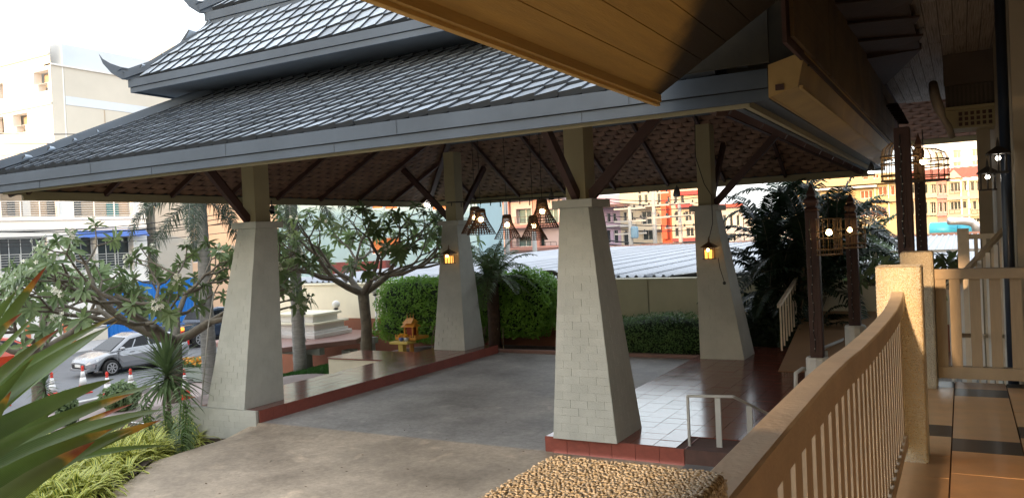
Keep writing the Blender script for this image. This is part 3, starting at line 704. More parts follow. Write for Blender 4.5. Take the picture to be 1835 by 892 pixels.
# stairs and second railing beyond the panel
b = MB(); b.box(-.55, 2.2, 8.42, 8.9, 0, .62); b.box(-.55, 2.2, 8.9, 9.3, 0, .46); b.box(-.55, 2.2, 9.3, 13.5, 0, .30)
struct(b, 'stair', mat('pale_decking', (0.42, 0.40, 0.38), 0.6, 0.2, 3, 0.1, 30, stretch=(14, 1, 1)))
t = thing('stair_railing', 'white slatted stair railing seen through the gaps of the gate panel', 'railing', (.2, 9.6, .3))
build(MB().beam((-.15, 8.5, 1.95), (.42, 11.2, 2.46), .05, .05), 'handrail', M_RAIL, t)
build(MB().beam((-.1, 8.5, 1.55), (.40, 11.2, 1.2), .04, .04), 'lower_rail', M_RAIL, t)
for k in range(7):
    yy = 8.6+k*.33; xx = -.12+k*.085
    build(MB().box(xx-.02, xx+.02, yy-.02, yy+.02, .5, 1.97+k*.07), 'baluster', M_WHITEP, t)
t = thing('balcony_railing', 'small dark railing with a square end post near the far column', 'railing', (.15, 11, 1.2))
build(MB().box(-.062, .06, 11, 11.12, .3, 2.50), 'post', M_RAIL, t)
build(MB().box(.06, .42, 11.02, 11.09, 2.37, 2.43), 'top_rail', M_RAIL, t)
for k in range(4): build(MB().box(.11+k*.085, .15+k*.085, 11.03, 11.07, .3, 2.37), 'slat', M_RAIL, t)

# right side wall, columns and pipe
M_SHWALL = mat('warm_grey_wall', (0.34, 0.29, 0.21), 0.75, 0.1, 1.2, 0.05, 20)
def px(pt):
    return pt
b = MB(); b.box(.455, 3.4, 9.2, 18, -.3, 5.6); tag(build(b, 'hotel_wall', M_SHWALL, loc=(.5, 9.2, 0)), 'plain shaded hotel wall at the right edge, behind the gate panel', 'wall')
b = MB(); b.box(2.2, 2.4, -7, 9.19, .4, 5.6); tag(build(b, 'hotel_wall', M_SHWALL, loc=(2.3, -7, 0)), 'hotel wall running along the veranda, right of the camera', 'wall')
b = MB(); b.tube([(.385, 9.25, -.1), (.385, 9.25, 5.2)], .048, 12); tag(build(b, 'drain_pipe', mat('dark_blue_pipe', (0.02, 0.03, 0.05), 0.35), smooth=True), 'thick dark blue pipe standing against the right wall', 'pipe')
b = MB(); b.box(.225, .40, 14, 14.2, -.2, 4.3); tag(build(b, 'wall_column', M_SHWALL, loc=(.3, 14, 0)), 'pale wall column left of the dark pipe', 'column')

# ceiling of the far veranda
M_PLANKW = mat('weathered_white_plank', (0.42, 0.36, 0.31), 0.75, 0.0, col2=(0.10, 0.075, 0.06), scale=2.2, stretch=(5, 1.2, 1), bump=0.2, bscale=20)
t = thing('veranda_ceiling', 'weathered plank ceiling with dark stains over the far veranda', 'ceiling', (1, 10, 5))
pk = unit('ceiling_plank', M_PLANKW)
for i in range(30):
    x = -1.0+i*.15; y = 3.0-random.random()*1.5
    while y < 18.2:
        L = random.uniform(1.4, 2.4); y1 = min(18.4, y+L); piece('ceiling_plank', pk, t, (x, (y+y1)/2, 5.02+random.uniform(-.004, .004)), (.142, y1-y-.006, .03)); y = y1
build(MB().box(-1.10, 3.4, 1.5, 18.42, 5.045, 5.1), 'deck', M_DARKWOOD, t)
# bright scalloped tile underside at the far end of that ceiling
t = thing('far_eaves', 'orange brown scalloped tile underside at the far end of the veranda', 'eaves', (0, 19, 4.4))
um2 = mesh_of(um, 'ceiling_tile', mat('clay_tile_warm', (0.22, 0.105, 0.06), 0.8, 0.3, 2.5, 0.2, 30, objvar=0.2))
ang2 = -math.atan2(.62, 2.0)
for r in range(12):
    for i in range(12):
        k = r/12; pos = Vector((-1.3+i*.3+(.15 if r % 2 else 0), 18.45+k*2.0, 5.03-k*.62))
        piece('ceiling_tile', um2, t, None, mtx=Matrix.Translation(pos) @ Matrix.Rotation(ang2, 4, 'X'))
build(MB().box(-1.6, 3.4, 20.5, 20.62, 4.30, 4.47), 'eaves_board', M_NECK, t)
build(MB().hexa([(-1.6, 18.42, 5.04), (3.4, 18.42, 5.04), (3.4, 20.5, 4.42), (-1.6, 20.5, 4.42), (-1.6, 18.42, 5.1), (3.4, 18.42, 5.1), (3.4, 20.5, 4.48), (-1.6, 20.5, 4.48)]), 'deck', M_DARKWOOD, t)
# boxed-in duct with grille
t = thing('duct_box', 'dark boxed duct with a ribbed grille hanging under the ceiling at the right', 'duct', (.2, 14, 4))
build(MB().box(-.175, .6, 13.4, 14.3, 4.55, 5.0), 'box', mat('dark_duct', (0.10, 0.075, 0.06), 0.7, 0.15, 2), t)
build(MB().box(-.16, .6, 13.45, 14.3, 4.235, 4.55), 'grille_back', mat('dark_grille', (0.07, 0.06, 0.045), 0.7), t)
for k in range(14): build(MB().box(-.155+k*.055, -.130+k*.055, 13.43, 13.46, 4.25, 4.54), 'grille_slat', mat('dark_duct', (0, 0, 0)), t)
build(MB().box(-.19, .6, 13.38, 14.3, 4.19, 4.235), 'lower_lip', M_NECK, t)
build(MB().box(-.17, .6, 13.5, 14.2, 3.93, 4.19), 'cream_valance', M_NECK, t)
for i in range(6):
    for j in range(3): build(MB().box(.0+i*.075, .045+i*.075, 13.49, 13.5, 3.96+j*.075, 4.01+j*.075), 'vent_hole', M_DARKWOOD, t)
b = MB(); b.tube([at(1672, 150, y=13.2), at(1676, 175, y=13.0), at(1683, 195, y=13.0), at(1690, 212, y=13.0), at(1700, 228, y=13.1), at(1706, 246, y=13.2)], [.06, .07, .07, .04, .05, .045], 8)
tag(build(b, 'hose', mat('grey_hose', (0.25, 0.22, 0.19), 0.6), smooth=True), 'kinked grey hose hanging from the duct box', 'hose')

# gutter box beam between the two roofs and the board above it
t = thing('gutter_beam', 'long ochre box gutter running from the near eaves corner to the far end', 'gutter', (-1.2, 12, 3.9))
nb = 6
def gsec(y): return [(-1.40, y, 3.725), (-1.16, y, 3.79), (-1.095, y, 4.075), (-1.395, y, 4.0)]
L_ = [7.10, 8.7, 10.4, 12.1, 13.9, 15.6, 17.2]
for y0, y1 in zip(L_, L_[1:]):
    A0, A1 = gsec(y0+.004), gsec(y1-.004)
    bb = MB(); th = .02
    bb.quad(A0[1], A0[2], A1[2], A1[1]); bb.quad(A0[3], A0[0], A1[0], A1[3]); bb.quad(A0[2], A0[3], A1[3], A1[2])
    bb.quad(A0[0], (-1.385, y0+.004, 3.735), (-1.385, y1-.004, 3.735), A1[0])
    bb.quad((-1.385, y0, 3.737), (-1.17, y0, 3.80), (-1.17, y1, 3.80), (-1.385, y1, 3.737))
    build(bb, 'gutter_panel', M_BEAM, t)
e0 = gsec(7.10); build(MB().hexa([(x, y-.025, z) for x, y, z in e0[:2]]+[e0[1], e0[0]]+[(x, y-.025, z) for x, y, z in (e0[3], e0[2])]+[e0[2], e0[3]]), 'end_cap', M_BEAM, t)
build(MB().box(-1.155, -1.125, 7.1, 17.2, 3.77, 3.80), 'lip', M_BEAM, t)
build(MB().box(-1.34, -1.27, 7.062, 7.074, 3.775, 3.825), 'broken_hole', M_DARKWOOD, t)
t = thing('valley_board', 'tall shaded ochre boarding above the gutter beam', 'boarding', (-1.08, 11, 4.5))
for y0, y1 in ((6.4, 8.35), (8.37, 12.4), (12.42, 16.9)):
    for k in range(4): build(MB().box(-1.09, -1.06, y0, y1, 4.06+k*.21, 4.06+k*.21+.205), 'board', mat('shade_toned_board', (0.17, 0.105, 0.04), 0.75, 0.4, 1.5, col2=(0.09, 0.055, 0.025)), t)  # ochre boards with their shade put into a darker colour
b = MB()
# dark tile underside with saw edge
t = thing('saw_tooth_eaves', 'dark tile underside with a saw tooth edge against the plank ceiling', 'eaves', (-.7, 9, 4.9))
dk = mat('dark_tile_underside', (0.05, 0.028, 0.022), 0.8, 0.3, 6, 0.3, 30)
def saw(y, xr, pitch):
    z = 4.86; bb = MB()
    bb.hexa([(-1.09, y-.3, z), (xr, y-.02, z+.02), (xr-.13, y+pitch, z+.10), (-1.09, y+pitch+.25, z+.06), (-1.09, y-.3, z+.02), (xr, y-.02, z+.045), (xr-.13, y+pitch, z+.125), (-1.09, y+pitch+.25, z+.08)])
    build(bb, 'tile_course', dk, t)
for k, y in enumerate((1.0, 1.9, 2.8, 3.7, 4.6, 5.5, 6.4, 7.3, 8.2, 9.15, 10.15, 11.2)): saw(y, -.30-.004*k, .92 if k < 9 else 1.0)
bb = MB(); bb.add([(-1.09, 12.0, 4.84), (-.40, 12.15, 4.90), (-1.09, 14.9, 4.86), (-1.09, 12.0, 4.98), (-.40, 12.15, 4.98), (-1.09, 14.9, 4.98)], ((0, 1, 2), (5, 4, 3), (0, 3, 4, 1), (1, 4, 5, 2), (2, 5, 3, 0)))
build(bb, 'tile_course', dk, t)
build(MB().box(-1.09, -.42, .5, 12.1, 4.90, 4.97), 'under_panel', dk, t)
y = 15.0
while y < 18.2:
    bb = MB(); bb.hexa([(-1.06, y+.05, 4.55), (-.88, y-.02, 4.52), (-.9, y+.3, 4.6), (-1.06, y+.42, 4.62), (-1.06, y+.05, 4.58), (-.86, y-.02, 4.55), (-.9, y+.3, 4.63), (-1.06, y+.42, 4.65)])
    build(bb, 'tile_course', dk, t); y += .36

# ochre planked soffit over the near edge of the veranda, running towards the pavilion
t = thing('planked_soffit', 'sloping ochre plank soffit with a deep edge board at the top of the view', 'soffit', (-2, 3, 4))
X0, Z0, SS = -2.30, 3.80, .62
X1 = -1.06
pkm = unit('soffit_plank', M_YELLOW); M_SHADEP = shaded_planks()
L = 1.0
n = 6; run = (X1-X0)/n; tilt = math.atan(SS)
for i in range(n):
    xc = X0+(i+.5)*run
    piece('soffit_plank', pkm, t, (xc, -1.15, Z0+(xc-X0)*SS+.03), (run/math.cos(tilt)-.008, 4.7, .03), (0, -tilt, 0))
    xa, xb = xc-run/2+.0035, xc+run/2-.0035; ye = lambda x: 6.72-1.52*(x-X0)
    for (ya0, yb0, ya1, yb1, mm, nm) in ((1.206, 1.206, 6.85, 6.85, M_SHADEP, 'soffit_plank'),):
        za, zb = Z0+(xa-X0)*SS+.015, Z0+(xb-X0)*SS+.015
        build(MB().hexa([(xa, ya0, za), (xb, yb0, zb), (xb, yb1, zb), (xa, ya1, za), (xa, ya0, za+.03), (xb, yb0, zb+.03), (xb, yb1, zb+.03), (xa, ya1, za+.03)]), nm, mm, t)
build(MB().box(X0-.05, X0-.004, -3.5, 6.93, Z0-.055, Z0+.24), 'edge_board', M_YELLOW, t, bevel=.004)
build(MB().box(X0-.004, X0+.03, -3.5, 6.86, Z0-.03, Z0+.03), 'edge_bead', M_YELLOW, t)
b = MB(); b.hexa([(X0, -3.5, Z0+.06), (X1, -3.5, Z0+.06+1.24*SS), (X1, 6.8, Z0+.06+1.24*SS), (X0, 6.8, Z0+.06), (X0, -3.5, Z0+.3), (X1, -3.5, Z0+.3+1.24*SS), (X1, 6.8, Z0+.3+1.24*SS), (X0, 6.8, Z0+.3)])
build(b, 'roof_slab', M_DARKWOOD, t)
t = thing('gap_shade_panels', 'dark panels painted as the shade of the open gap between the soffit and the gutter beam', 'boarding', (-1.7, 7.3, 4.5))
build(MB().box(-2.34, -1.36, 6.94, 6.98, 4.0, 5.3), 'board', mat('gap_shade_board', (0.035, 0.03, 0.018), 0.8, 0.4, 3), t)  # dark colour stands for the shade inside the open gap
build(MB().box(-1.8, -1.10, 7.3, 7.34, 3.99, 5.2), 'board', mat('gap_shade_board', (0, 0, 0)), t)
build(MB().box(-2.2, -1.1, 6.8, 10.5, 4.98, 5.05), 'cover', M_DARKWOOD, t)
build(MB().box(-1.13, -1.10, 6.3, 18.4, 4.0, 5.3), 'backing', M_DARKWOOD, t)
build(MB().box(-1.16, -.2, 1.5, 18.4, 5.11, 5.3), 'cover', M_DARKWOOD, t)
t = thing('veranda_roof', 'dark hotel roof slab above the veranda and the camera', 'roof', (.6, 0, 4.7))
build(MB().box(-1.05, 3.4, -7, 1.49, 4.62, 4.8), 'slab', M_YELLOW, t)
# assumed unseen block behind the camera, added and sized to shade the forecourt
t = thing('forecourt_sun_blocker', 'tall cream block assumed behind the camera, added unseen to keep the sun off the forecourt', 'building', (-20, -20, 0))
build(MB().box(-55, -1.45, -20, -16, -2, 11.0), 'wall', M_CREAM, t)
for i in range(13):
    for j in range(3):
        x = -52+i*3.9; build(MB().box(x, x+1.8, -16.0, -15.9, 1+j*3.3, 2.6+j*3.3), 'window', M_GLASSDK, t)

t = thing('sun_blocker', 'added unseen block behind the camera at the left, keeping the sun off the near leaves', 'building', (-2.6, -3.5, 0))  # invented block, shaped to keep the sun off the near leaves
build(MB().box(-5.25, -.95, -4.2, -3.0, -2, 4.7), 'wall', M_CREAM, t)
build(MB().box(-4.0, -3.0, -3.0, -2.95, 1.8, 3.2), 'window', M_GLASSDK, t)

t = thing('sun_blocker_panel', 'added unseen panel across the veranda behind the camera, cutting the sun off the floor', 'sun blocker', (.8, -6.9, 2.95))  # made-up panel that cuts the sun off the far floor tiles
build(MB().box(-.64, 2.19, -6.92, -6.90, 2.95, 4.6), 'blocker_sheet', M_CREAM, t)
build(MB().box(-.64, 2.19, -6.93, -6.89, 2.92, 2.949), 'bottom_bar', M_RAIL, t)

t = thing('sun_gap_cover', 'added unseen cover above the camera, stopping the sun between veranda roof and plank ceiling', 'boarding', (.6, 1.46, 4.6))  # made-up cover that stops the sun reaching the right wall
build(MB().box(-1.1, 3.4, 1.44, 1.49, 4.81, 5.4), 'board', M_DARKWOOD, t)
build(MB().box(-1.1, 3.4, 1.5, 9, 5.31, 5.36), 'board', M_DARKWOOD, t)

# ------------------------------------------------------------------ vegetation
def leaf_strip(b, base, d, up, L, W, droop=0.3, segs=3, fold=0.25, shape=(0.25, 0.85, 1.0, 0.0)):
    """a blade from base along d, bending down, folded along the midrib"""
    d = Vector(d).normalized(); side = d.cross(up)
    side = side.normalized() if side.length > 1e-4 else Vector((1, 0, 0)); n = side.cross(d)
    p = Vector(base); dirv = d.copy(); vs = []; st = L/segs
    for i in range(segs+1):
        t = i/segs; w_ = W/2*(shape[min(i, len(shape)-1)] if len(shape) == segs+1 else max(.02, math.sin(PI*min(1, t*.9+.1))**.8))
        vs += [p-side*w_+n*w_*fold, p, p+side*w_+n*w_*fold]
        dirv = (dirv-Vector((0, 0, droop*st/L*1.2))).normalized(); p = p+dirv*st
    fs = []
    for i in range(segs):
        a = i*3; fs += [(a, a+1, a+4, a+3), (a+1, a+2, a+5, a+4)]
    b.add(vs, fs)
def rdir(rnd, up=0.0):
    a = rnd.uniform(0, 2*PI); z = rnd.uniform(-1, 1); r = math.sqrt(1-z*z)
    return Vector((r*math.cos(a), r*math.sin(a), z+up)).normalized()
def flower5(b, c, r, n, rnd):
    n = n.normalized(); a = n.orthogonal().normalized(); q = n.cross(a); o = rnd.uniform(0, 6)
    vs = [c]; fs = []
    for k in range(5):
        t = o+2*PI*k/5
        for (dt, rr, h) in ((-.5, .55, .15), (0, 1, .1), (.5, .6, .3)):
            u = t+dt; vs.append(c+(a*math.cos(u)+q*math.sin(u))*r*rr+n*r*h)
        i = 1+3*k; fs.append((0, i, i+1, i+2))
    b.add(vs, fs)
def frangipani(base, label, seed, trunk, tips_z, spread, gens=5, r0=.14, leaf=.3, flowers=.35, lean=(0, 0), sprd=.85, nl=13, l0=.8, bias=(0, 0, 0)):
    rnd = random.Random(seed); t = thing('frangipani_tree', label, 'tree', base)
    w_ = MB(); lf = MB(); fl = MB(); base = Vector(base)
    top = base+Vector((lean[0], lean[1], trunk))
    w_.tube([base-Vector((0, 0, .15)), vl(base, top, .06)+Vector((.01, 0, 0)), vl(base, top, .5)+Vector((.04, .03, 0)), top], [r0*1.35, r0*1.1, r0*.95, r0], 9)
    tips = []
    def grow(p, d, L, r, g):
        q1 = p+d*L*.5+rdir(rnd)*L*.07; d2 = (d+Vector((0, 0, .22))).normalized(); q = q1+d2*L*.5
        w_.tube([p-d*r*.5, q1, q], [r, r*.86, r*.74], 6 if g > 1 else 5, cap=False)
        if g == 0 or q.z > base.z+tips_z: tips.append((q, d2)); return
        k = rnd.choice((2, 3, 3)) if g > 1 else 2
        a0 = rnd.uniform(0, 2*PI); ax = d2.orthogonal().normalized(); ay = d2.cross(ax)
        for i in range(k):
            a = a0+2*PI*i/k+rnd.uniform(-.4, .4); s = rnd.uniform(.55, .95)*sprd
            nd = d2+(ax*math.cos(a)+ay*math.sin(a))*s
            nd.x *= spread; nd.y *= spread; nd.z = max(nd.z, -.12)*.8+.06; nd += Vector(bias)*.2
            grow(q, nd.normalized(), L*rnd.uniform(.72, .95), r*.62, g-1)
    k = 4; a0 = rnd.uniform(0, 6)
    for i in range(k):
        a = a0+2*PI*i/k+rnd.uniform(-.3, .3); grow(top, Vector((math.cos(a)*spread, math.sin(a)*spread, .55)).normalized(), l0, r0*.68, gens-1)
    for q, d in tips:
        n = rnd.randint(nl-3, nl+3); a0 = rnd.uniform(0, 6); ax = d.orthogonal().normalized(); ay = d.cross(ax)
        for i in range(n):
            a = a0+i*2.4; el = rnd.uniform(-.15, .8)*(i/n+.25)
            dd = (ax*math.cos(a)+ay*math.sin(a)+d*el).normalized()
            leaf_strip(lf, q+d*rnd.uniform(-.07, .05), dd, d, leaf*rnd.uniform(.65, 1.15), leaf*.30, rnd.uniform(.1, .9), 3, .2, (.18, .8, 1.0, .12))
        if rnd.random() < flowers:
            for _ in range(rnd.randint(4, 9)): flower5(fl, q+d*.1+rdir(rnd)*.09, .05, (rdir(rnd)+d).normalized(), rnd)
    build(w_, 'trunk', M_BARK, t, smooth=True)
    stuff(build(lf, 'crown', M_LEAF, t))
    if fl.v: stuff(build(fl, 'blossom', M_FLOWER, t))
    return t
frangipani((-13.95, 16.7, -.42), 'frangipani tree between the left pillars, beside the stone table', 11, 1.75, 3.8, 1.3, 5, .15, .29, .25, (.1, -.1), l0=.85, nl=11)
frangipani((-14.7, 11.25, -.5), 'flowering frangipani tree in front of the parked silver car, left of the brick pillar', 5, 1.30, 3.45, 1.6, 5, .17, .28, .4, (.15, 0), l0=.95, bias=(-.25, -.15, 0), nl=12)
frangipani((-19.5, 11.2, -1.5), 'white flowering frangipani tree at the far left edge, by the street', 23, 1.9, 4.6, 1.5, 4, .16, .36, .7, (0, 0), l0=.9)
frangipani((-.85, 16.6, -.1), 'small frangipani tree behind the roughcast posts at the right', 31, 1.25, 2.35, 1.1, 3, .06, .34, .1, (.1, 0), l0=.42, nl=10)

def frond(b, wb, base, d, L, W, rnd, droop=1.0, n=26, plume=False, lw=.022):
    p = Vector(base); dv = Vector(d).normalized(); pts = [p.copy()]; st = L/n
    for i in range(n):
        dv = (dv-Vector((0, 0, droop*st/L*(.4+1.4*i/n)))).normalized(); p = p+dv*st; pts.append(p.copy())
    wb.tube(pts[::3]+[pts[-1]], [.016*(1-.8*k/max(1, len(pts[::3]))) for k in range(len(pts[::3]))]+[.003], 4, cap=False)
    for i in range(3, n+1):
        t = i/n; tng = (pts[i]-pts[i-1]).normalized(); side = tng.cross(Vector((0, 0, 1)))
        side = side.normalized() if side.length > .01 else Vector((1, 0, 0)); up = side.cross(tng)
        ll = W*math.sin(PI*min(1, .12+.86*t))**.7
        for s in (-1, 1):
            for k in range(3 if plume else 1):
                u = rnd.uniform(-1, 1) if plume else rnd.uniform(.05, .35)
                dd = (side*s*(1-.3*abs(u) if plume else 1)+tng*rnd.uniform(.5, .8)+up*u*(1.0 if plume else .6)).normalized()
                q = pts[i]; q2 = q+dd*ll*.55; q3 = q+dd*ll+Vector((0, 0, -ll*rnd.uniform(.2, .5)))
                wv = tng*lw
                b.add([q-wv*.5, q+wv*.5, q2+wv*.6, q2-wv*.6, q3], ((0, 1, 2, 3), (3, 2, 4)))
def palm(base, label, seed, h, L, W, n, m, name='palm_tree', tr=(.12, .09), el=(-.1, 1.2), plume=False, lean=(0, 0), bark=None, droop=1.3, group=None, stems=1, lw=.022, nseg=26):
    rnd = random.Random(seed); t = thing(name, label, 'palm', base, group); base = Vector(base)
    lf = MB(); rb = MB()
    for s in range(stems):
        bs = base+(Vector((rnd.uniform(-.35, .35), rnd.uniform(-.35, .35), 0)) if stems > 1 else Vector((0, 0, 0)))
        hh = h*(rnd.uniform(.35, 1.0) if stems > 1 and s else 1); ln = (Vector((rnd.uniform(-.4, .4), rnd.uniform(-.3, .3), 0)) if stems > 1 else Vector((lean[0], lean[1], 0)))
        tp = bs+ln+Vector((0, 0, hh)); w_ = MB(); k = max(6, int(hh/.12)); pts = []; rr = []
        for i in range(k+1):
            f = i/k; pts.append(vl(bs, tp, f)+Vector((0, 0, 0))+ln*(f*f-f)*.5); rr.append(lerp(tr[0], tr[1], f)*(1.0 if i % 2 else 1.07))
        pts[0].z -= .15
        w_.tube(pts, rr, 9); build(w_, 'trunk', bark or M_PALMBARK, t, smooth=True)
        for i in range(n):
            a = i*2.4+rnd.uniform(-.3, .3); e = lerp(el[1], el[0], (i+.5)/n)+rnd.uniform(-.12, .12)
            frond(lf, rb, tp+Vector((0, 0, rnd.uniform(-.05, .1))), (math.cos(a)*math.cos(e), math.sin(a)*math.cos(e), math.sin(e)), L*rnd.uniform(.8, 1.1), W, rnd, droop*rnd.uniform(.8, 1.2), nseg, plume, lw)
    stuff(build(lf, 'crown', m, t)); stuff(build(rb, 'frond_ribs', bark or M_PALMBARK, t))
    return t
palm((-16.3, 13.6, -.9), 'foxtail palm with a ringed grey trunk, just left of the front brick pillar', 3, 4.9, 2.3, .34, 13, M_LEAFG, tr=(.19, .12), el=(-.5, 1.1), plume=True, droop=2.0, lw=.022, nseg=44)
palm((-15.0, 15.35, -.45), 'foxtail palm with a ringed grey trunk, just right of the front brick pillar', 4, 5.0, 2.3, .34, 13, M_LEAFG, tr=(.17, .11), el=(-.5, 1.1), plume=True, droop=2.0, lw=.022, nseg=44)
palm((-10.62, 17.85, -.3), 'young date palm growing up between the two halves of the tall hedge', 6, 1.8, 1.3, .32, 34, M_LEAFP, tr=(.16, .15), el=(-.1, 1.35), bark=mat('shaggy_brown_bark', (0.075, 0.045, 0.03), 0.95, 0.4, 12, 0.8, 30), droop=1.3, lw=.03)
palm((-3.45, 18.75, -.35), 'dark clump of areca palm stems right of the far right pillar', 8, 2.6, 1.9, .42, 8, M_LEAFD, name='palm_clump', tr=(.05, .035), el=(.2, 1.4), stems=8, droop=1.3, bark=M_BARK, lw=.055)
palm((-3.0, 20.0, -.35), 'tall dark areca palm rising against the right eaves of the porch', 18, 3.4, 2.0, .45, 9, M_LEAFD, name='palm_clump', tr=(.05, .035), el=(0, 1.3), stems=6, droop=1.5, bark=M_BARK, lw=.055)
palm((-2.3, 22.0, -.35), 'areca palm with arching fronds behind the two lower lantern posts', 9, 2.4, 2.0, .42, 8, M_LEAFP, name='palm_clump', tr=(.06, .04), el=(.1, 1.3), stems=6, droop=1.6, bark=M_BARK, lw=.05)
palm((-2.9, 17.3+1.2, -.35), 'low palm shrub by the ramp rail', 10, .5, 1.2, .3, 12, M_LEAFD, name='palm_shrub', tr=(.05, .04), el=(.1, 1.3), droop=1.6, bark=M_BARK, lw=.03)

def shrub_leaves(c, dims, count, m, seed, sz=.065, power=3.0, lumps=.10, inner=True, ltop=.0):
    rnd = random.Random(seed); b = MB(); cx, cy, cz = c; ph = [rnd.uniform(0, 6) for _ in range(6)]
    def R(n):
        k = (abs(n.x)**power+abs(n.y)**power+abs(n.z)**power)**(-1/power)
        k *= 1+lumps*(math.sin(5*n.x+ph[0])*math.sin(4*n.z+ph[1])+.6*math.sin(9*n.y+8*n.x+ph[2])+.5*math.sin(11*n.z+7*n.x+ph[3]))
        return k
    for _ in range(count):
        n = rdir(rnd); k = R(n)*rnd.uniform(.86, 1.05)
        if rnd.random() < .06: k *= 1.06
        p = Vector((cx+n.x*k*dims[0], cy+n.y*k*dims[1], cz+n.z*k*dims[2]))
        if p.z < cz-dims[2]*.97: continue
        nn = (Vector((n.x/dims[0], n.y/dims[1], n.z/dims[2])).normalized()+rdir(rnd)*.9+Vector((0, 0, .25))).normalized()
        a = nn.orthogonal().normalized(); a = (a*math.cos(rnd.uniform(0, 6.28))+nn.cross(a)*math.sin(rnd.uniform(0, 6.28))).normalized(); q = nn.cross(a); s = sz*rnd.uniform(.7, 1.4)
        b.add([p-a*s*.5, p+q*s*.22+nn*s*.06, p+a*s*.6, p-q*s*.22+nn*s*.06], ((0, 1, 2, 3),))
    core = MB(); nu, nv = 20, 12
    for j in range(nv+1):
        for i in range(nu):
            th = PI*j/nv; f = 2*PI*i/nu; n = Vector((math.sin(th)*math.cos(f), math.sin(th)*math.sin(f), math.cos(th))); k = R(n)*.86
            core.v.append((cx+n.x*k*dims[0], cy+n.y*k*dims[1], cz+n.z*k*dims[2]))
    for j in range(nv):
        for i in range(nu):
            i2 = (i+1) % nu; core.f.append((j*nu+i, (j+1)*nu+i, (j+1)*nu+i2, j*nu+i2)); core.mi.append(0)
    return b, core
def hedge(name, label, cat, c, dims, count, m, seed, group=None, **k):
    t = thing(name, label, cat, (c[0], c[1], c[2]-dims[2]), group); b, core = shrub_leaves(c, dims, count, m, seed, **k)
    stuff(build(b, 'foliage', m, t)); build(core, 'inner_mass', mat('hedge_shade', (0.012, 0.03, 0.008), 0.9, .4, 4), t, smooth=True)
    return t
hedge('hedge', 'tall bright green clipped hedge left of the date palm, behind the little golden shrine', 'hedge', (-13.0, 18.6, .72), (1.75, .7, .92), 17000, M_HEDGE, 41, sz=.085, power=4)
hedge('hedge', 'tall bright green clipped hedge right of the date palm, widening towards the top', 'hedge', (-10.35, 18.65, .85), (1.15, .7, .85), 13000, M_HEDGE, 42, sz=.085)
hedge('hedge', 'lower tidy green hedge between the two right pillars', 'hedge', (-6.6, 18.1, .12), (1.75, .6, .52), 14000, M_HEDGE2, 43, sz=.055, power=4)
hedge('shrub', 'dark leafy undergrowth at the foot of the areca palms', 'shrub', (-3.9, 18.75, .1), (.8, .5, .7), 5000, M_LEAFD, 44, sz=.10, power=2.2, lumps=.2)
# bare stems and grass at the hedge foot
def grass(name, region, n, h, m, seed, zf, wd=.008, label=None):
    rnd = random.Random(seed); b = MB()
    for _ in range(n):
        x, y = rnd.uniform(region[0], region[1]), rnd.uniform(region[2], region[3]); a = rnd.uniform(0, 6.28); hh = h*rnd.uniform(.5, 1.3); z = zf(x, y)
        dx_, dy_ = math.cos(a)*wd, math.sin(a)*wd; l = rnd.uniform(-.6, .6)*hh
        b.add([(x-dx_, y-dy_, z), (x+dx_, y+dy_, z), (x+l*math.sin(a), y+l*math.cos(a), z+hh)], ((0, 1, 2),))
    o = build(b, name, m); stuff(o); tag(o, label, 'grass'); return o
grass('grass', (-16.8, -13.3, 14.6, 16.6), 14000, .07, M_GRASS, 51, lambda x, y: ground_z(x, y), .012, 'green lawn around the palm trunk and table legs')
grass('grass', (-10.6, -8.9, 17.45, 18.1), 6000, .09, M_GRASS, 52, lambda x, y: -.34, .012, 'strip of grass at the foot of the right part of the tall hedge')
b = MB(); rnd = random.Random(9)
for _ in range(26):
    x = rnd.uniform(-12.6, -10.0); y = 17.75+rnd.uniform(0, .4); b.tube([(x, y, -.36), (x+rnd.uniform(-.08, .08), y, 0), (x+rnd.uniform(-.15, .15), y, .35)], .012, 4)
tag(stuff(build(b, 'hedge_stems', mat('pale_stem', (0.25, 0.2, 0.13), 0.9, 0.2, 4))), 'bare pale stems under the hedge beside the palm trunk', 'stems')

# variegated ground cover in the planting bed
rnd = random.Random(77); bm_ = MB()
def blade3(b, p, d, L, W, droop):
    d = Vector(d).normalized(); side = d.cross(Vector((0, 0, 1))).normalized(); dv = d; st = L/6; pts = []
    for i in range(7):
        t = i/6; w_ = W/2*max(.04, math.sin(PI*(.14+.86*t))**.6)
        pts.append((p.copy(), w_)); dv = (dv-Vector((0, 0, droop*(.15+.3*t)))).normalized(); p = p+dv*st
    for i in range(6):
        (p0, w0), (p1, w1) = pts[i], pts[i+1]; u = Vector((0, 0, .25))
        for (a, c, mi) in ((-1, -.35, 0), (-.35, .35, 1), (.35, 1, 0)):
            b.cur = mi; b.quad(p0+side*w0*a+u*w0*abs(a), p0+side*w0*c+u*w0*abs(c), p1+side*w1*c+u*w1*abs(c), p1+side*w1*a+u*w1*abs(a))
n = 0
while n < 190:
    u, v = rnd.uniform(40, 350), rnd.uniform(770, 960)
    P = at(u, v, z=-.45)
    if P.x > edge_x(P.y)-.12: continue
    if v < 800+(200-u)*.35 and u < 200: continue
    z = drive_z(edge_x(P.y), P.y)-.02; n += 1
    for i in range(26):
        a = rnd.uniform(0, 6.28); e = rnd.uniform(.25, 1.35)
        blade3(bm_, Vector((P.x, P.y, z)), (math.cos(a)*math.cos(e), math.sin(a)*math.cos(e), math.sin(e)), rnd.uniform(.32, .58), .044, 1.0)
tag(stuff(build(bm_, 'variegated_lily', [M_VYEL, M_VGRN])), 'mass of yellow and green striped grassy plants along the edge of the driveway', 'ground cover')

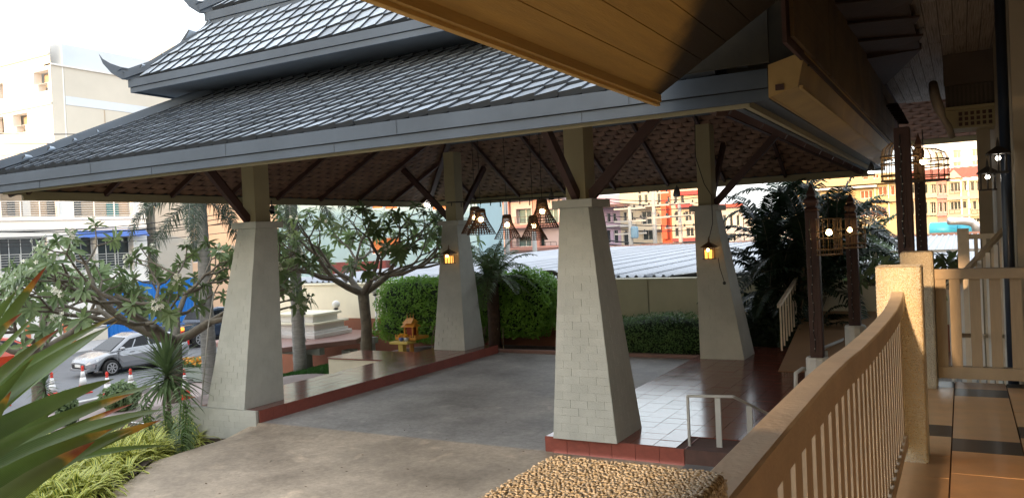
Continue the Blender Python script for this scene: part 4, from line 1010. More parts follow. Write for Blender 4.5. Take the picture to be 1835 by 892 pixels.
# dracaena and leafy stems
def dracaena(base, h, label, seed, L=.6, n=70, m=None, lw=.045):
    rnd = random.Random(seed); t = thing('dracaena', label, 'plant', base); base = Vector(base); top = base+Vector((.05, 0, h))
    build(MB().tube([base-Vector((0, 0, .1)), vl(base, top, .5)+Vector((.03, 0, 0)), top], [.04, .035, .03], 7), 'stem', M_BARK, t, smooth=True)
    b = MB()
    for i in range(n):
        a = i*2.4; e = lerp(1.4, -.5, i/n)+rnd.uniform(-.1, .1)
        leaf_strip(b, top+Vector((0, 0, .12-.25*i/n)), (math.cos(a)*math.cos(e), math.sin(a)*math.cos(e), math.sin(e)), Vector((0, 0, 1)), L*rnd.uniform(.8, 1.15), lw, .55, 4, .3, (.5, 1, .9, .6, .05))
    stuff(build(b, 'leaf_rosette', m or M_LEAFP, t)); return t
p = at(296, 672, d=13.6); dracaena((p.x, p.y, -.75), p.z+.75, 'spiky dracaena rosette on a stem in front of the left tree trunk', 61, .78, 110, lw=.06)
p = at(75, 660, d=15.5); dracaena((p.x, p.y, -1.1), p.z+1.1-.35, 'small bushy dracaena by the street behind the long leaves', 62, .35, 50)
def leafy_stem(base, h, label, seed, n=34, L=.2, group=None):
    rnd = random.Random(seed); t = thing('leafy_stem_plant', label, 'plant', base, group); base = Vector(base); b = MB(); s = MB()
    for q in range(3):
        bs = base+Vector((rnd.uniform(-.12, .12), rnd.uniform(-.12, .12), 0)); tp = bs+Vector((rnd.uniform(-.12, .12), rnd.uniform(-.1, .1), h*(1-.15*q)))
        build(MB().tube([bs, tp], [.014, .008], 5), 'stem', M_VGRN, t)
        for i in range(n):
            f = .12+.88*i/n; a = i*2.1; e = rnd.uniform(.0, .7)
            leaf_strip(b, vl(bs, tp, f), (math.cos(a)*math.cos(e), math.sin(a)*math.cos(e), math.sin(e)), Vector((0, 0, 1)), L*rnd.uniform(.7, 1.2), .04, 1.1, 3, .3, (.3, 1, .8, .05))
    stuff(build(b, 'leaves', M_LEAF, t)); return t
for k, (u, v, d, h) in enumerate(((322, 800, 12.2, 1.0), (300, 800, 12.8, .75), (340, 810, 11.9, .55), (265, 800, 13.2, .9))):
    p = at(u, v, d=d); leafy_stem((p.x, p.y, p.z-.05), h, ('tallest drooping leafy stems against the white plinth', 'leafy stems below the dracaena rosette', 'short leafy stems at the rim of the yellow striped plants', 'leafy green stems left of the dracaena stem')[k], 80+k)
p = at(75, 640, d=24); hedge('shrub', 'round leaved green shrub among the traffic cones', 'shrub', (p.x+2.2, p.y+1, -1.55), (.5, .5, .45), 900, M_LEAF, 45, sz=.16, power=2)
p = at(118, 690, d=22); hedge('shrub', 'small upright green shrub beside the traffic cones', 'shrub', (p.x, p.y, -1.5), (.28, .28, .5), 600, M_LEAF, 46, sz=.12, power=2)

# long sword leaves in the left foreground
def sword_mat():
    m = mat('sword_leaf', (0.06, 0.11, 0.025), 0.38, 0.0); n = m.node_tree.nodes; l = m.node_tree.links; b = n['Principled BSDF']
    uv = n.new('ShaderNodeUVMap'); sx = n.new('ShaderNodeSeparateXYZ'); l.new(uv.outputs[0], sx.inputs[0])
    nz = n.new('ShaderNodeTexNoise'); nz.inputs['Scale'].default_value = 16; nz.inputs['Detail'].default_value = 5; tc = n.new('ShaderNodeTexCoord'); l.new(tc.outputs['Object'], nz.inputs['Vector'])
    oi = n.new('ShaderNodeObjectInfo')
    ma = n.new('ShaderNodeMath'); ma.operation = 'MULTIPLY_ADD'; ma.inputs[1].default_value = .22; l.new(nz.outputs[0], ma.inputs[0]); l.new(sx.outputs['Y'], ma.inputs[2])
    m2 = n.new('ShaderNodeMath'); m2.operation = 'MULTIPLY_ADD'; m2.inputs[1].default_value = .34; m2.inputs[2].default_value = -.33; l.new(oi.outputs['Random'], m2.inputs[0])
    m3 = n.new('ShaderNodeMath'); m3.operation = 'ADD'; l.new(ma.outputs[0], m3.inputs[0]); l.new(m2.outputs[0], m3.inputs[1])
    cr = n.new('ShaderNodeValToRGB'); e = cr.color_ramp.elements; e[0].position = 0; e[0].color = (0.09, 0.155, 0.045, 1); e[1].position = .55; e[1].color = (0.17, 0.27, 0.07, 1)
    for pos, c in ((.86, (0.12, 0.16, 0.03, 1)), (.92, (0.5, 0.28, 0.03, 1)), (.98, (0.32, 0.07, 0.015, 1))):
        k = e.new(pos); k.color = c
    l.new(m3.outputs[0], cr.inputs[0])
    wv = n.new('ShaderNodeTexWave'); wv.bands_direction = 'X'; wv.inputs['Scale'].default_value = 5; l.new(uv.outputs[0], wv.inputs['Vector'])
    mr = n.new('ShaderNodeMapRange'); mr.inputs[3].default_value = .8; mr.inputs[4].default_value = 1.15; l.new(wv.outputs['Fac'], mr.inputs[0])
    sc = n.new('ShaderNodeVectorMath'); sc.operation = 'SCALE'; l.new(cr.outputs[0], sc.inputs[0]); l.new(mr.outputs[0], sc.inputs['Scale'])
    l.new(sc.outputs[0], b.inputs['Base Color']); tr = n.new('ShaderNodeBsdfTranslucent'); mx = n.new('ShaderNodeMixShader'); mx.inputs[0].default_value = .25
    l.new(sc.outputs[0], tr.inputs[0]); l.new(b.outputs[0], mx.inputs[1]); l.new(tr.outputs[0], mx.inputs[2]); l.new(mx.outputs[0], n['Material Output'].inputs[0])
    return m
M_SWORD = sword_mat()
t = thing('sword_leaf_plant', 'large plant with long green sword leaves and scorched orange tips in the left foreground', 'plant', at(-190, 1060, d=2.3))
def sword(b0, tip, wd, bulge, tw, rnd):
    wd *= 1.3 if wd > .044 else 1.05; P0, P2 = Vector(b0), Vector(tip); mid = (P0+P2)/2+Vector((0, 0, bulge)); n = 14; vs = []; fs = []; uvs = []
    for i in range(n+1):
        f = i/n; p = P0*(1-f)**2+mid*2*f*(1-f)+P2*f*f; tg = ((mid-P0)*(1-f)+(P2-mid)*f).normalized()
        q = (CAM-p).normalized(); side = tg.cross(q).normalized(); nn = side.cross(tg)
        a = tw+.5*f*tw; side = side*math.cos(a)+nn*math.sin(a); nn = side.cross(tg)
        w_ = wd/2*(math.sin(PI*min(1, .28+.72*f))**.75 if f < 1 else .01)
        vs += [p-side*w_+nn*w_*.3, p-side*w_*.5+nn*w_*.08, p, p+side*w_*.5+nn*w_*.08, p+side*w_+nn*w_*.3]; uvs += [(x, f) for x in (0, .25, .5, .75, 1)]
    for i in range(n):
        for k in range(4): a = i*5+k; fs.append((a, a+1, a+6, a+5))
    me = bpy.data.meshes.new('leaf'); me.from_pydata([v-OFF[t] for v in vs], [], fs); me.materials.append(M_SWORD); uvl = me.uv_layers.new(name='UVMap')
    for lp in me.loops: uvl.data[lp.index].uv = uvs[lp.vertex_index]
    me.polygons.foreach_set('use_smooth', [True]*len(me.polygons)); link('leaf', me, t)
rnd = random.Random(5)
SW = [((-70, 700), (84, 476), 2.3, .034, .02), ((-90, 690), (40, 560), 2.2, .03, .02), ((-130, 790), (208, 566), 2.4, .038, .05), ((-140, 830), (192, 586), 2.1, .050, .03), ((-140, 800), (96, 655), 2.25, .034, .03),
      ((-150, 860), (214, 572), 2.6, .026, .03), ((-150, 880), (108, 645), 2.3, .038, .05), ((-150, 860), (205, 678), 2.15, .045, .05), ((-150, 900), (286, 686), 2.5, .045, .07), ((-150, 890), (240, 704), 2.35, .045, .05),
      ((-150, 930), (292, 733), 2.05, .055, .07), ((-150, 960), (288, 752), 2.25, .052, .06), ((-150, 940), (308, 797), 2.5, .03, .12), ((-140, 960), (200, 768), 1.9, .050, .05), ((-150, 950), (262, 742), 1.95, .042, .04),
      ((-150, 1000), (238, 770), 2.2, .05, .07), ((-120, 1000), (170, 790), 1.9, .055, .05), ((-140, 900), (125, 742), 2.0, .042, .04), ((-100, 700), (30, 520), 2.1, .034, .02),
      ((-110, 760), (70, 560), 2.5, .034, .02), ((-150, 820), (105, 590), 1.9, .036, .03), ((-150, 920), (150, 700), 2.6, .036, .05), ((-150, 930), (240, 722), 2.6, .04, .06),
      ((-120, 740), (150, 600), 2.7, .030, .03), ((-150, 985), (255, 742), 2.4, .05, .10), ((-140, 880), (60, 640), 2.1, .04, .03), ((-140, 940), (20, 700), 1.8, .05, .02)]
for (b0, tp, d, wd, bg_) in SW:
    sword(at(b0[0], b0[1], d=d+.1), at(tp[0], tp[1], d=d), wd, bg_, rnd.uniform(-.5, .6), rnd)

# litter on the apron
rnd = random.Random(12); b = MB()
for _ in range(150):
    x, y = rnd.uniform(-9.6, -3.2), rnd.uniform(4.5, 12.5)
    if x < edge_x(y)+.2: continue
    z = drive_z(x, y)+.006; a = rnd.uniform(0, 6.3); s = rnd.uniform(.008, .028); c, q = math.cos(a)*s, math.sin(a)*s
    b.add([(x-c, y-q, z), (x+q*.4, y-c*.4, z+.004), (x+c, y+q, z+.006), (x-q*.4, y+c*.4, z)], ((0, 1, 2, 3),))
tag(stuff(build(b, 'leaf_litter', mat('dry_leaf', (0.09, 0.055, 0.03), 0.9, .3, 9))), 'scattered dry leaves and grit on the concrete apron', 'litter')

# ------------------------------------------------------------------ boundary wall, garden furniture
t = thing('boundary_wall', 'long cream garden wall with a terracotta base behind the hedges', 'wall', (-8, 19.5, -.5))
for x0, x1 in ((-20.4, -13.03), (-13, -7.03), (-7, 4)):
    build(MB().box(x0, x1, 19.5, 19.68, .36, 1.40), 'upper_wall', M_CREAM, t)
    build(MB().box(x0, x1, 19.47, 19.68, -2.0, .358), 'base_wall', M_TERRA, t)
build(MB().box(-20.4, 4, 19.45, 19.72, 1.402, 1.45), 'coping', M_CREAM, t)
# cat
ct = at(985, 503, y=19.58)
rnd = random.Random(2)
o = bpy.data.objects
def skin(name, verts, edges, radii, m, parent=None, root=0, sub=2):
    me = bpy.data.meshes.new(name); me.from_pydata(verts, edges, []); me.materials.append(m); ob = link(name, me, parent)
    ob.modifiers.new('skin', 'SKIN'); me.skin_vertices.data
    for i, r in enumerate(radii):
        me.skin_vertices[0].data[i].radius = (r, r) if not hasattr(r, '__len__') else r
        me.skin_vertices[0].data[i].use_root = (i == root)
    s = ob.modifiers.new('sub', 'SUBSURF'); s.levels = s.render_levels = sub
    me.polygons.foreach_set('use_smooth', [True]*len(me.polygons)); ob.modifiers['skin'].use_smooth_shade = True
    return ob
M_CAT = mat('tabby_fur', (0.10, 0.08, 0.065), 0.9, 0.0, col2=(0.035, 0.028, 0.024), scale=22, stretch=(3, 1, 1))
V = [(0, 0, .20), (.11, 0, .205), (.20, 0, .20), (-.10, 0, .21), (-.19, 0, .22), (-.255, 0, .225), (-.30, 0, .215),   # spine, neck, head, muzzle
     (.27, 0, .15), (.33, 0, .07), (.40, 0, .05),                                    # tail
     (-.10, .035, .14), (-.11, .035, .075), (-.10, .035, .012), (-.12, -.035, .14), (-.16, -.035, .08), (-.15, -.035, .012),   # front legs
     (.18, .035, .13), (.23, .035, .085), (.19, .035, .012), (.17, -.035, .13), (.15, -.035, .085), (.12, -.035, .012)]
E_ = [(0, 1), (1, 2), (0, 3), (3, 4), (4, 5), (5, 6), (2, 7), (7, 8), (8, 9), (3, 10), (10, 11), (11, 12), (3, 13), (13, 14), (14, 15), (2, 16), (16, 17), (17, 18), (2, 19), (19, 20), (20, 21)]
R_ = [.065, .065, .058, .058, .04, .048, .024, .02, .017, .013, .024, .017, .016, .024, .017, .016, .032, .018, .016, .032, .018, .016]
cat = thing('cat', 'tabby cat walking along the top of the cream wall beside the tall hedge', 'cat', (ct.x, 19.585, 1.45))
cb = skin('body', V, E_, R_, M_CAT, cat)
for s in (-1, 1): build(MB().add([(-.245, s*.02, .262), (-.25, s*.045, .255), (-.262, s*.03, .295), (-.235, s*.032, .26)], ((0, 1, 2), (1, 3, 2), (3, 0, 2), (0, 3, 1))), 'ear', M_CAT, cat, local=True)

# stone table of the spirit house with its white shrine and globe lamps
M_TABTOP = mat('pink_stone', (0.30, 0.17, 0.145), 0.5, 0.15, 3)
M_LEG = mat('grey_table_leg', (0.30, 0.32, 0.29), 0.8, 0.1, 3)
c1 = at(545, 645, z=-.42); c2 = at(627, 636, z=-.42)
t = thing('shrine_table', 'large stone table with a pink top on thick grey legs', 'table', (-16.3, 17.4, -.5))
ztop = at(548, 615, y=c1.y).z
Ptl = [(-19.2, 16.0), (-15.7, 15.4), (-14.75, 17.3), (-15.6, 19.2), (-19.2, 19.2)]
b = MB(); n = 5
b.add([(x, y, ztop-.14) for x, y in Ptl]+[(x, y, ztop) for x, y in Ptl], (tuple(reversed(range(n))), tuple(range(n, 2*n)))+tuple((i, (i+1) % n, n+(i+1) % n, n+i) for i in range(n)))
build(b, 'table_top', M_TABTOP, t, bevel=.02)
b = MB(); b.box(-19, -15.2, 16.3, 16.5, ztop-.32, ztop-.141); b.box(-19, -15.2, 18.6, 18.8, ztop-.32, ztop-.141); build(b, 'apron', M_LEG, t)
for (x, y) in ((c1.x, c1.y), (c2.x, c2.y), (-18.3, 16.6), (-15.6, 18.8), (-18.2, 18.8)):
    build(MB().box(x-.16, x+.16, y-.16, y+.16, -1.1, ztop-.3), 'leg', M_LEG, t, bevel=.01)
M_WSH = mat('shrine_white', (0.72, 0.70, 0.68), 0.5, 0.05, 4)
t = thing('white_shrine', 'white stepped stone shrine with bands and balusters on the pink table', 'shrine', (-16.9, 17.7, ztop))
z = ztop
for (hx, hy, h) in ((1.0, .8, .12), (.92, .72, .08), (.84, .64, .17), (.94, .74, .06), (.7, .52, .18), (.8, .6, .07)):
    build(MB().box(-17-hx, -17+hx, 17.8-hy, 17.8+hy, z+.001, z+h), 'tier', M_WSH if h not in (.07, .06) else M_CREAM, t, bevel=.012); z += h
for k in range(4):
    x = -18.3+k*.28; build(MB().lathe((x, 16.5, ztop), [(.08, 0), (.08, .05), (.05, .09), (.09, .2), (.05, .33), (.08, .37), (.08, .42)], 8), 'baluster', M_WSH, t, smooth=True)
build(MB().box(-18.5, -17.3, 16.42, 16.58, ztop+.421, ztop+.48), 'balustrade_top', M_WSH, t)
for k, (u, v, y_, lab) in enumerate(((543, 553, 16.6, 'white globe lamp on a post at the left of the shrine table'), (602, 545, 18.6, 'white globe lamp on a post behind the shrine table'), (672, 520, 19.1, 'white globe lamp glimpsed through the fork of the frangipani'))):
    p = at(u, v, y=y_); t = thing('globe_lamp', lab, 'lamp', (p.x, p.y, ztop-.0), 'white globe garden lamps')
    build(MB().lathe((p.x, p.y, ztop-.0), [(.06, 0), (.03, .05), (.028, max(.1, p.z-ztop-.17))], 8), 'post', M_WSH, t, smooth=True)
    build(MB().lathe((p.x, p.y, p.z-.17), [(.04, 0), (.09, .03), (.05, .06), (.06, .08)], 8), 'collar', M_BLACK, t)
    build(MB().ball((p.x, p.y, p.z), .12, 12, 8), 'globe', M_WSH, t, smooth=True)

# little golden spirit house and yellow offering table
p = at(737, 605, y=17.35); gx, gy, gz = p.x, p.y, p.z
t = thing('golden_spirit_house', 'small golden spirit house with a pointed roof in front of the hedge', 'shrine', (gx, gy, gz-.6))
build(MB().lathe((gx, gy, gz-.75), [(.12, 0), (.10, .1), (.06, .2), (.06, .62), (.13, .73)], 8), 'pedestal', M_GOLD, t)
build(MB().box(gx-.30, gx+.36, gy-.3, gy+.3, gz-.02, gz+.05), 'platform', M_GOLD, t, bevel=.008)
for k in range(9): build(MB().box(gx-.30+k*.078, gx-.27+k*.078, gy-.30, gy-.28, gz+.051, gz+.12), 'picket', M_GOLD, t)
for s in (-1, 1):
    for q in (-1, 1): build(MB().box(gx+s*.13-.018, gx+s*.13+.018, gy+q*.1-.018, gy+q*.1+.018, gz+.051, gz+.30), 'column', M_GOLD, t)
build(MB().box(gx-.10, gx+.10, gy-.07, gy+.09, gz+.051, gz+.29), 'cella', mat('dark_red_lacquer', (0.22, 0.03, 0.01), 0.5), t)
for k, (w_, h0, h1) in enumerate(((.21, .30, .42), (.15, .40, .53))):
    b = MB(); b.add([(gx-w_, gy-.18, gz+h0), (gx+w_, gy-.18, gz+h0), (gx+w_, gy+.18, gz+h0), (gx-w_, gy+.18, gz+h0), (gx-w_*.75, gy, gz+h1), (gx+w_*.75, gy, gz+h1)], ((3, 2, 1, 0), (0, 1, 5, 4), (2, 3, 4, 5), (1, 2, 5), (3, 0, 4)))
    build(b, 'roof_tier', mat('orange_roof', (0.62, 0.26, 0.03), 0.5, .2, 20), t)
for x in (-.1, .1, 0): build(MB().lathe((gx+x, gy, gz+.50), [(.02, 0), (.012, .06), (.002, .16)], 5), 'spire', M_GOLD, t)
p = at(721, 611, y=17.0); tx, ty, tz = p.x, p.y, p.z
t = thing('offering_table', 'small yellow pedestal table in front of the golden spirit house', 'table', (tx, ty, tz-.6))
build(MB().box(tx-.28, tx+.3, ty-.2, ty+.2, tz-.06, tz), 'table_top', M_YELTAB, t, bevel=.01)
build(MB().box(tx-.08, tx+.06, ty-.08, ty+.08, tz-.62, tz-.06), 'leg', M_YELTAB, t)
for k, (dx_, lab, cc) in enumerate(((-.03, 'blue and white bowl of orange marigolds on the yellow table', (0.1, 0.16, 0.45)), (.13, 'white bowl of yellow marigolds at the right on the yellow table', (0.6, 0.62, 0.68)))):
    o_ = thing('flower_bowl', lab, 'bowl', (tx+dx_, ty, tz), 'flower bowls on the yellow table')
    build(MB().lathe((tx+dx_, ty, tz), [(.03, 0), (.06, .03), (.07, .09)], 9), 'bowl', mat('bowl_'+('blue' if k == 0 else 'white'), cc, 0.3), o_, smooth=True)
    bb = MB()
    for _ in range(9): bb.ball((tx+dx_+random.uniform(-.06, .06), ty+random.uniform(-.05, .05), tz+.12+random.uniform(0, .06)), .028, 6, 4)
    stuff(build(bb, 'marigolds', mat('marigold', (0.75, 0.36, 0.03), 0.8, .2, 20), o_))

# corrugated shed roof behind the wall
M_SHED = mat('pale_sheet_metal', (0.36, 0.38, 0.42), 0.5, 0.14, .5)
t = thing('shed_roof', 'long low shed roof of pale corrugated sheets behind the cream wall', 'roof', (-6, 20, 1.4))
def shz(y): return 1.46+(y-19.9)*.0135
x = -21.0
while x < 3.5:
    bb = MB(); q = x
    while q < x+.98:
        for (a0, h0, a1, h1) in ((0, 0, .03, .055), (.03, .055, .08, .055), (.08, .055, .11, 0), (.11, 0, .245, 0)):
            bb.quad((q+a0, 19.9, shz(19.9)+h0), (q+a1, 19.9, shz(19.9)+h1), (q+a1, 44, shz(44)+h1), (q+a0, 44, shz(44)+h0))
        q += .245
    build(bb, 'roof_sheet', M_SHED, t); x += .98
build(MB().box(-21, 3.5, 20.0, 43.8, 0.2, 1.42), 'shed_wall', M_CREAM, t)
for k in range(10): build(MB().box(-21+k*2.45, -18.6+k*2.45, 43.9, 44.15, 1.77, 1.86+.03*(k % 3)), 'ridge_cap', mat('rusty_ridge', (0.28, 0.15, 0.11), 0.8, .3, 2), t)
b = MB(); p0, p1 = at(1198, 500, y=19.85), at(1252, 496, y=19.85); b.hexa([(p0.x, 19.8, 1.455), (p1.x, 19.8, 1.46), (p1.x, 20.3, 1.47), (p0.x, 20.3, 1.47), (p0.x, 19.8, 1.48), (p1.x, 19.8, 1.56), (p1.x, 20.3, 1.56), (p0.x, 20.3, 1.5)])
tag(build(b, 'torn_roofing', M_BLACK), 'torn black roofing felt on the edge of the shed roof', 'roofing')

# ------------------------------------------------------------------ facades
class Fac:
    def __init__(s, u0, v0, d0, direction):
        s.P = at(u0, v0, d=d0); s.P.z = 0; s.d = Vector(direction).normalized(); s.n = Vector((s.d.y, -s.d.x, 0))
        if s.n.dot(CAM-s.P) < 0: s.n = -s.n
    def st(s, u, v):
        q = at(u, v, d=1)-CAM; k = (s.P-CAM).dot(s.n)/q.dot(s.n); p = CAM+q*k; return (p-s.P).dot(s.d), p.z
    def pt(s, a, z, out=0): return s.P+s.d*a+s.n*out+Vector((0, 0, z))
    def rect(s, u0, v0, u1, v1):
        um, vm = (u0+u1)/2, (v0+v1)/2; a, c = s.st(u0, vm)[0], s.st(u1, vm)[0]; e, f = s.st(um, v1)[1], s.st(um, v0)[1]
        return (min(a, c), max(a, c), min(e, f), max(e, f))
    def box(s, b, a0, a1, z0, z1, o0, o1):
        p = [s.pt(a0, z0, o0), s.pt(a1, z0, o0), s.pt(a1, z0, o1), s.pt(a0, z0, o1)]; return b.hexa(p+[q+Vector((0, 0, z1-z0)) for q in p])
    def wall(s, t, a0, a1, z0, z1, opens, m, depth=.3, pane=None, frame=None, back=8, mull=1, nm='wall', inset=None, fr=.05):
        As = sorted(set([a0, a1]+[min(max(x, a0), a1) for o in opens for x in o[:2]])); Zs = sorted(set([z0, z1]+[min(max(x, z0), z1) for o in opens for x in o[2:4]]))
        b = MB()
        for i in range(len(As)-1):
            for j in range(len(Zs)-1):
                ca, cz = (As[i]+As[i+1])/2, (Zs[j]+Zs[j+1])/2
                if any(o[0] < ca < o[1] and o[2] < cz < o[3] for o in opens): continue
                b.quad(s.pt(As[i], Zs[j]), s.pt(As[i+1], Zs[j]), s.pt(As[i+1], Zs[j+1]), s.pt(As[i], Zs[j+1]))
        for o in opens:
            A, B, C, D = max(o[0], a0), min(o[1], a1), max(o[2], z0), min(o[3], z1)
            for (p, q) in (((A, C), (B, C)), ((B, C), (B, D)), ((B, D), (A, D)), ((A, D), (A, C))): b.quad(s.pt(*p), s.pt(*q), s.pt(q[0], q[1], -depth), s.pt(p[0], p[1], -depth))
        s.box(b, a0, a1, z0, z1, -back, -depth-.25)
        w_ = build(b, nm, m, t)
        for o in opens:
            A, B, C, D = max(o[0], a0), min(o[1], a1), max(o[2], z0), min(o[3], z1)
            if inset is not None and len(o) > 4 and o[4] == 'room':
                bb = MB(); s.box(bb, A, B, C, D, -depth-.24, -depth-.2); build(bb, 'recess', inset, t); continue
            f = MB()
            for (x0, x1, y0, y1) in ((A, A+fr, C, D), (B-fr, B, C, D), (A+fr, B-fr, C, C+fr), (A+fr, B-fr, D-fr, D)): s.box(f, x0, x1, y0, y1, -depth, -depth+.05)
            k = mull if not (len(o) > 4 and isinstance(o[4], int)) else o[4]
            for i in range(1, k+1):
                x = A+(B-A)*i/(k+1); s.box(f, x-fr*.4, x+fr*.4, C+fr, D-fr, -depth, -depth+.04)
            fo = build(f, 'window', frame or M_WHITEP, t)
            g = MB(); s.box(g, A+fr*.5, B-fr*.5, C+fr*.5, D-fr*.5, -depth-.05, -depth-.02); build(g, 'pane', pane or M_GLASSDK, fo)
        return w_
    def strip(s, t, nm, m, r, o0=0, o1=.15):
        b = MB(); s.box(b, r[0], r[1], r[2], r[3], o0, o1); return build(b, nm, m, t)
    def rail(s, t, r, nbar=7, out=.1, m=None, vert=True, nm='balcony_rail'):
        b = MB(); a0, a1, z0, z1 = r; k = .02
        for z in (z0+.08, z1): s.box(b, a0, a1, z-k, z+k, out-k, out+k)
        if vert:
            n = max(2, int((a1-a0)/.35))
            for i in range(n+1): x = a0+(a1-a0)*i/n; s.box(b, x-.015, x+.015, z0+.1, z1-k, out-.015, out+.015)
        else:
            for i in range(1, nbar-1): z = z0+.08+(z1-z0-.08)*i/(nbar-1); s.box(b, a0, a1, z-.015, z+.015, out-.015, out+.015)
            for i in range(4): x = a0+(a1-a0)*i/3; s.box(b, x-.03, x+.03, z0, z1-k, out-.03, out+.03)
        return build(b, nm, m or M_WHITEP, t)
M_BRIGHT = mat('sunlit_white_render', (0.74, 0.73, 0.70), 0.85, 0.05, .3)
M_BEIGE = mat('beige_render', (0.58, 0.54, 0.46), 0.85, 0.06, .3)
M_PALEBL = mat('pale_blue_render', (0.60, 0.64, 0.68), 0.85, 0.05, .3)
M_SHADEW = mat('interior_beige', (0.42, 0.33, 0.24), 0.85, 0.1, 1)
M_PEACH = mat('peach_render', (0.62, 0.42, 0.28), 0.85, 0.08, .4)
M_TEAL = mat('pale_teal_cladding', (0.30, 0.42, 0.44), 0.8, 0.06, .4)

# tall white block at the upper left
F = Fac(100, 300, 58, (-1, 0, 0)); G = Fac(100, 300, 58, (0, 1, 0)); G.n = Vector((1, 0, 0))
t = thing('white_apartment_block', 'tall white and beige apartment block at the upper left, washed out by light', 'building', F.pt(0, -2))
ztop1 = F.st(100, 62)[1]; zed = G.st(101, 118)[1]
op = [F.rect(60, 127, 90, 150)+('room',), F.rect(68, 150, 86, 164)+('room',), F.rect(-6, 150, 6, 178)+('room',), F.rect(23, 204, 49, 225)+('room',), F.rect(29, 225, 46, 238)+('room',), F.rect(-10, 210, 7, 240)+('room',), F.rect(-60, 140, -30, 178)+('room',), F.rect(-80, 215, -50, 245)+('room',)]
F.wall(t, 0, 34, -2, ztop1, op, M_BRIGHT, .6, back=.95, inset=M_SHADEW)
b = MB(); G.box(b, .02, .98, -2, zed, -.3, -.012); build(b, 'corner_pier', M_BEIGE, t)
r = F.rect(-300, 170, 100, 196); 
for (v0, v1) in ((93, 96), (183, 186), (262, 264)):
    z = F.st(98, v0)[1]; F.strip(t, 'string_course', M_BEIGE, (0, 34, z-.12, z+.05), 0, .12)
z0, z1, z2, z3 = G.st(102, 300)[1], G.st(102, 186)[1], G.st(102, 170)[1], zed
b = MB(); G.box(b, 1.0, 30, -2, z1, -30, -.01); build(b, 'side_wall', M_BEIGE, t)
b = MB(); G.box(b, 1.0, 30, z1+.01, z2, -30, .02); build(b, 'white_band', M_PALEBL, t)
b = MB(); G.box(b, 1.0, 30, z2+.01, z3, -30, -.01); build(b, 'side_wall', M_BEIGE, t)
b = MB(); G.box(b, 0, 30, z3+.005, z3+.12, -.8, .12); build(b, 'string_course', M_BRIGHT, t)
b = MB(); G.box(b, 1.0, 30, z3+.13, G.st(102, 60)[1]-.3, -28, -1.4); build(b, 'upper_wall', M_PALEBL, t)
for k in range(6): b = MB(); G.box(b, 4+k*4, 4.05+k*4, z1+.2-3, z1-.05, 0, .03); build(b, 'wall_joint', M_SHADEW, t)
for v in (130, 133):
    pass
F2 = Fac(265, 110, 72, (0.5, .86, 0))
t = thing('beige_rooftop_block', 'small beige rooftop block behind the curled roof corner', 'building', F2.pt(0, 8))
F2.wall(t, F2.st(243, 95)[0], F2.st(330, 95)[0], 0, F2.st(243, 76)[1], [], M_BEIGE, .3, back=5)

# lower white house with balconies, beyond the street
F = Fac(0, 400, 49, (0.30, .954, 0))
t = thing('white_balcony_house', 'white two storey house with white railed balconies and a blue awning', 'building', F.pt(0, -2))
R = F.rect
s0, s1 = F.st(-260, 400)[0], F.st(262, 400)[0]
ops = [R(0, 330, 105, 388), R(130, 330, 240, 388), R(-110, 330, -22, 388), R(0, 426, 86, 486)+(3,), R(133, 424, 172, 484)+(1,), R(176, 424, 240, 484)+(2,), R(-110, 426, -22, 486)+(3,)]
ops = [o+('room',) if len(o) == 4 else o for o in ops]
F.wall(t, s0, s1, -2, F.st(130, 296)[1], ops, M_BRIGHT, .9, back=6, inset=M_SHADEW, frame=M_WHITEP)
for (u0, u1) in ((0, 105), (130, 240), (-110, -22)):
    F.rail(t, R(u0+1, 361, u1-1, 388), 7, .05, M_WHITEP, False)
for u in (20, 48, 92): r = R(u, 358, u+14, 386); b = MB(); F.box(b, r[0], r[1], r[2], r[3], -1.05, -1.0); build(b, 'balcony_door', M_GLASSDK if u != 48 else M_WHITEP, t)
r = R(200, 362, 222, 387); b = MB(); F.box(b, r[0], r[1], r[2], r[3], -1.08, -1.02); build(b, 'teal_door', mat('teal_door', (0.01, 0.16, 0.17), 0.5), t)['label'] = 'teal door behind the balcony rail'
r = R(132, 358, 154, 387); b = MB(); F.box(b, r[0], r[1], r[2], r[3], -1.08, -1.02); build(b, 'dark_door', M_GLASSDK, t)
F.strip(t, 'slab_band', M_BRIGHT, R(-260, 391, 262, 396), 0, .12)
F.strip(t, 'slab_band', M_BRIGHT, R(-260, 409, 262, 413), 0, .12)
for (u0, u1) in ((0, 105), (134, 240)):
    F.rail(t, R(u0, 455, u1, 484), 7, .12, M_GREYRAIL, False, 'window_grille')
aw = R(130, 412, 259, 424); b = MB(); n = 12
for i in range(n):
    a0, a1 = lerp(aw[0], aw[1], i/n), lerp(aw[0], aw[1], (i+1)/n); sg = -.05*(i % 2)
    b.quad(F.pt(a0, aw[3], .05), F.pt(a1, aw[3], .05), F.pt(a1, aw[2]+sg, 1.0), F.pt(a0, aw[2]-.05-sg, 1.0))
o_ = build(b, 'awning', mat('blue_awning', (0.05, 0.12, 0.38), 0.8, .15, 1), t)
# side strip and peach house
t2 = thing('peach_house', 'peach coloured house behind the foxtail palm at the left', 'building', F.pt(s1+1, -2))
F.wall(t2, s1+.6, s1+3.0, -2, F.st(275, 320)[1], [R(270, 355, 283, 372)+(0,), R(270, 420, 283, 440)+(0,)], mat('grey_render', (0.40, 0.37, 0.32), 0.85, .08, .4), .2, back=5)
F.wall(t2, s1+3.01, s1+14, -2, F.st(320, 330)[1], [R(292, 352, 312, 366)+(2,), R(330, 352, 350, 372)+(1,), R(300, 420, 325, 450)+(2,), R(345, 430, 372, 470)+(1,)], M_PEACH, .2, back=5, nm='peach_wall')
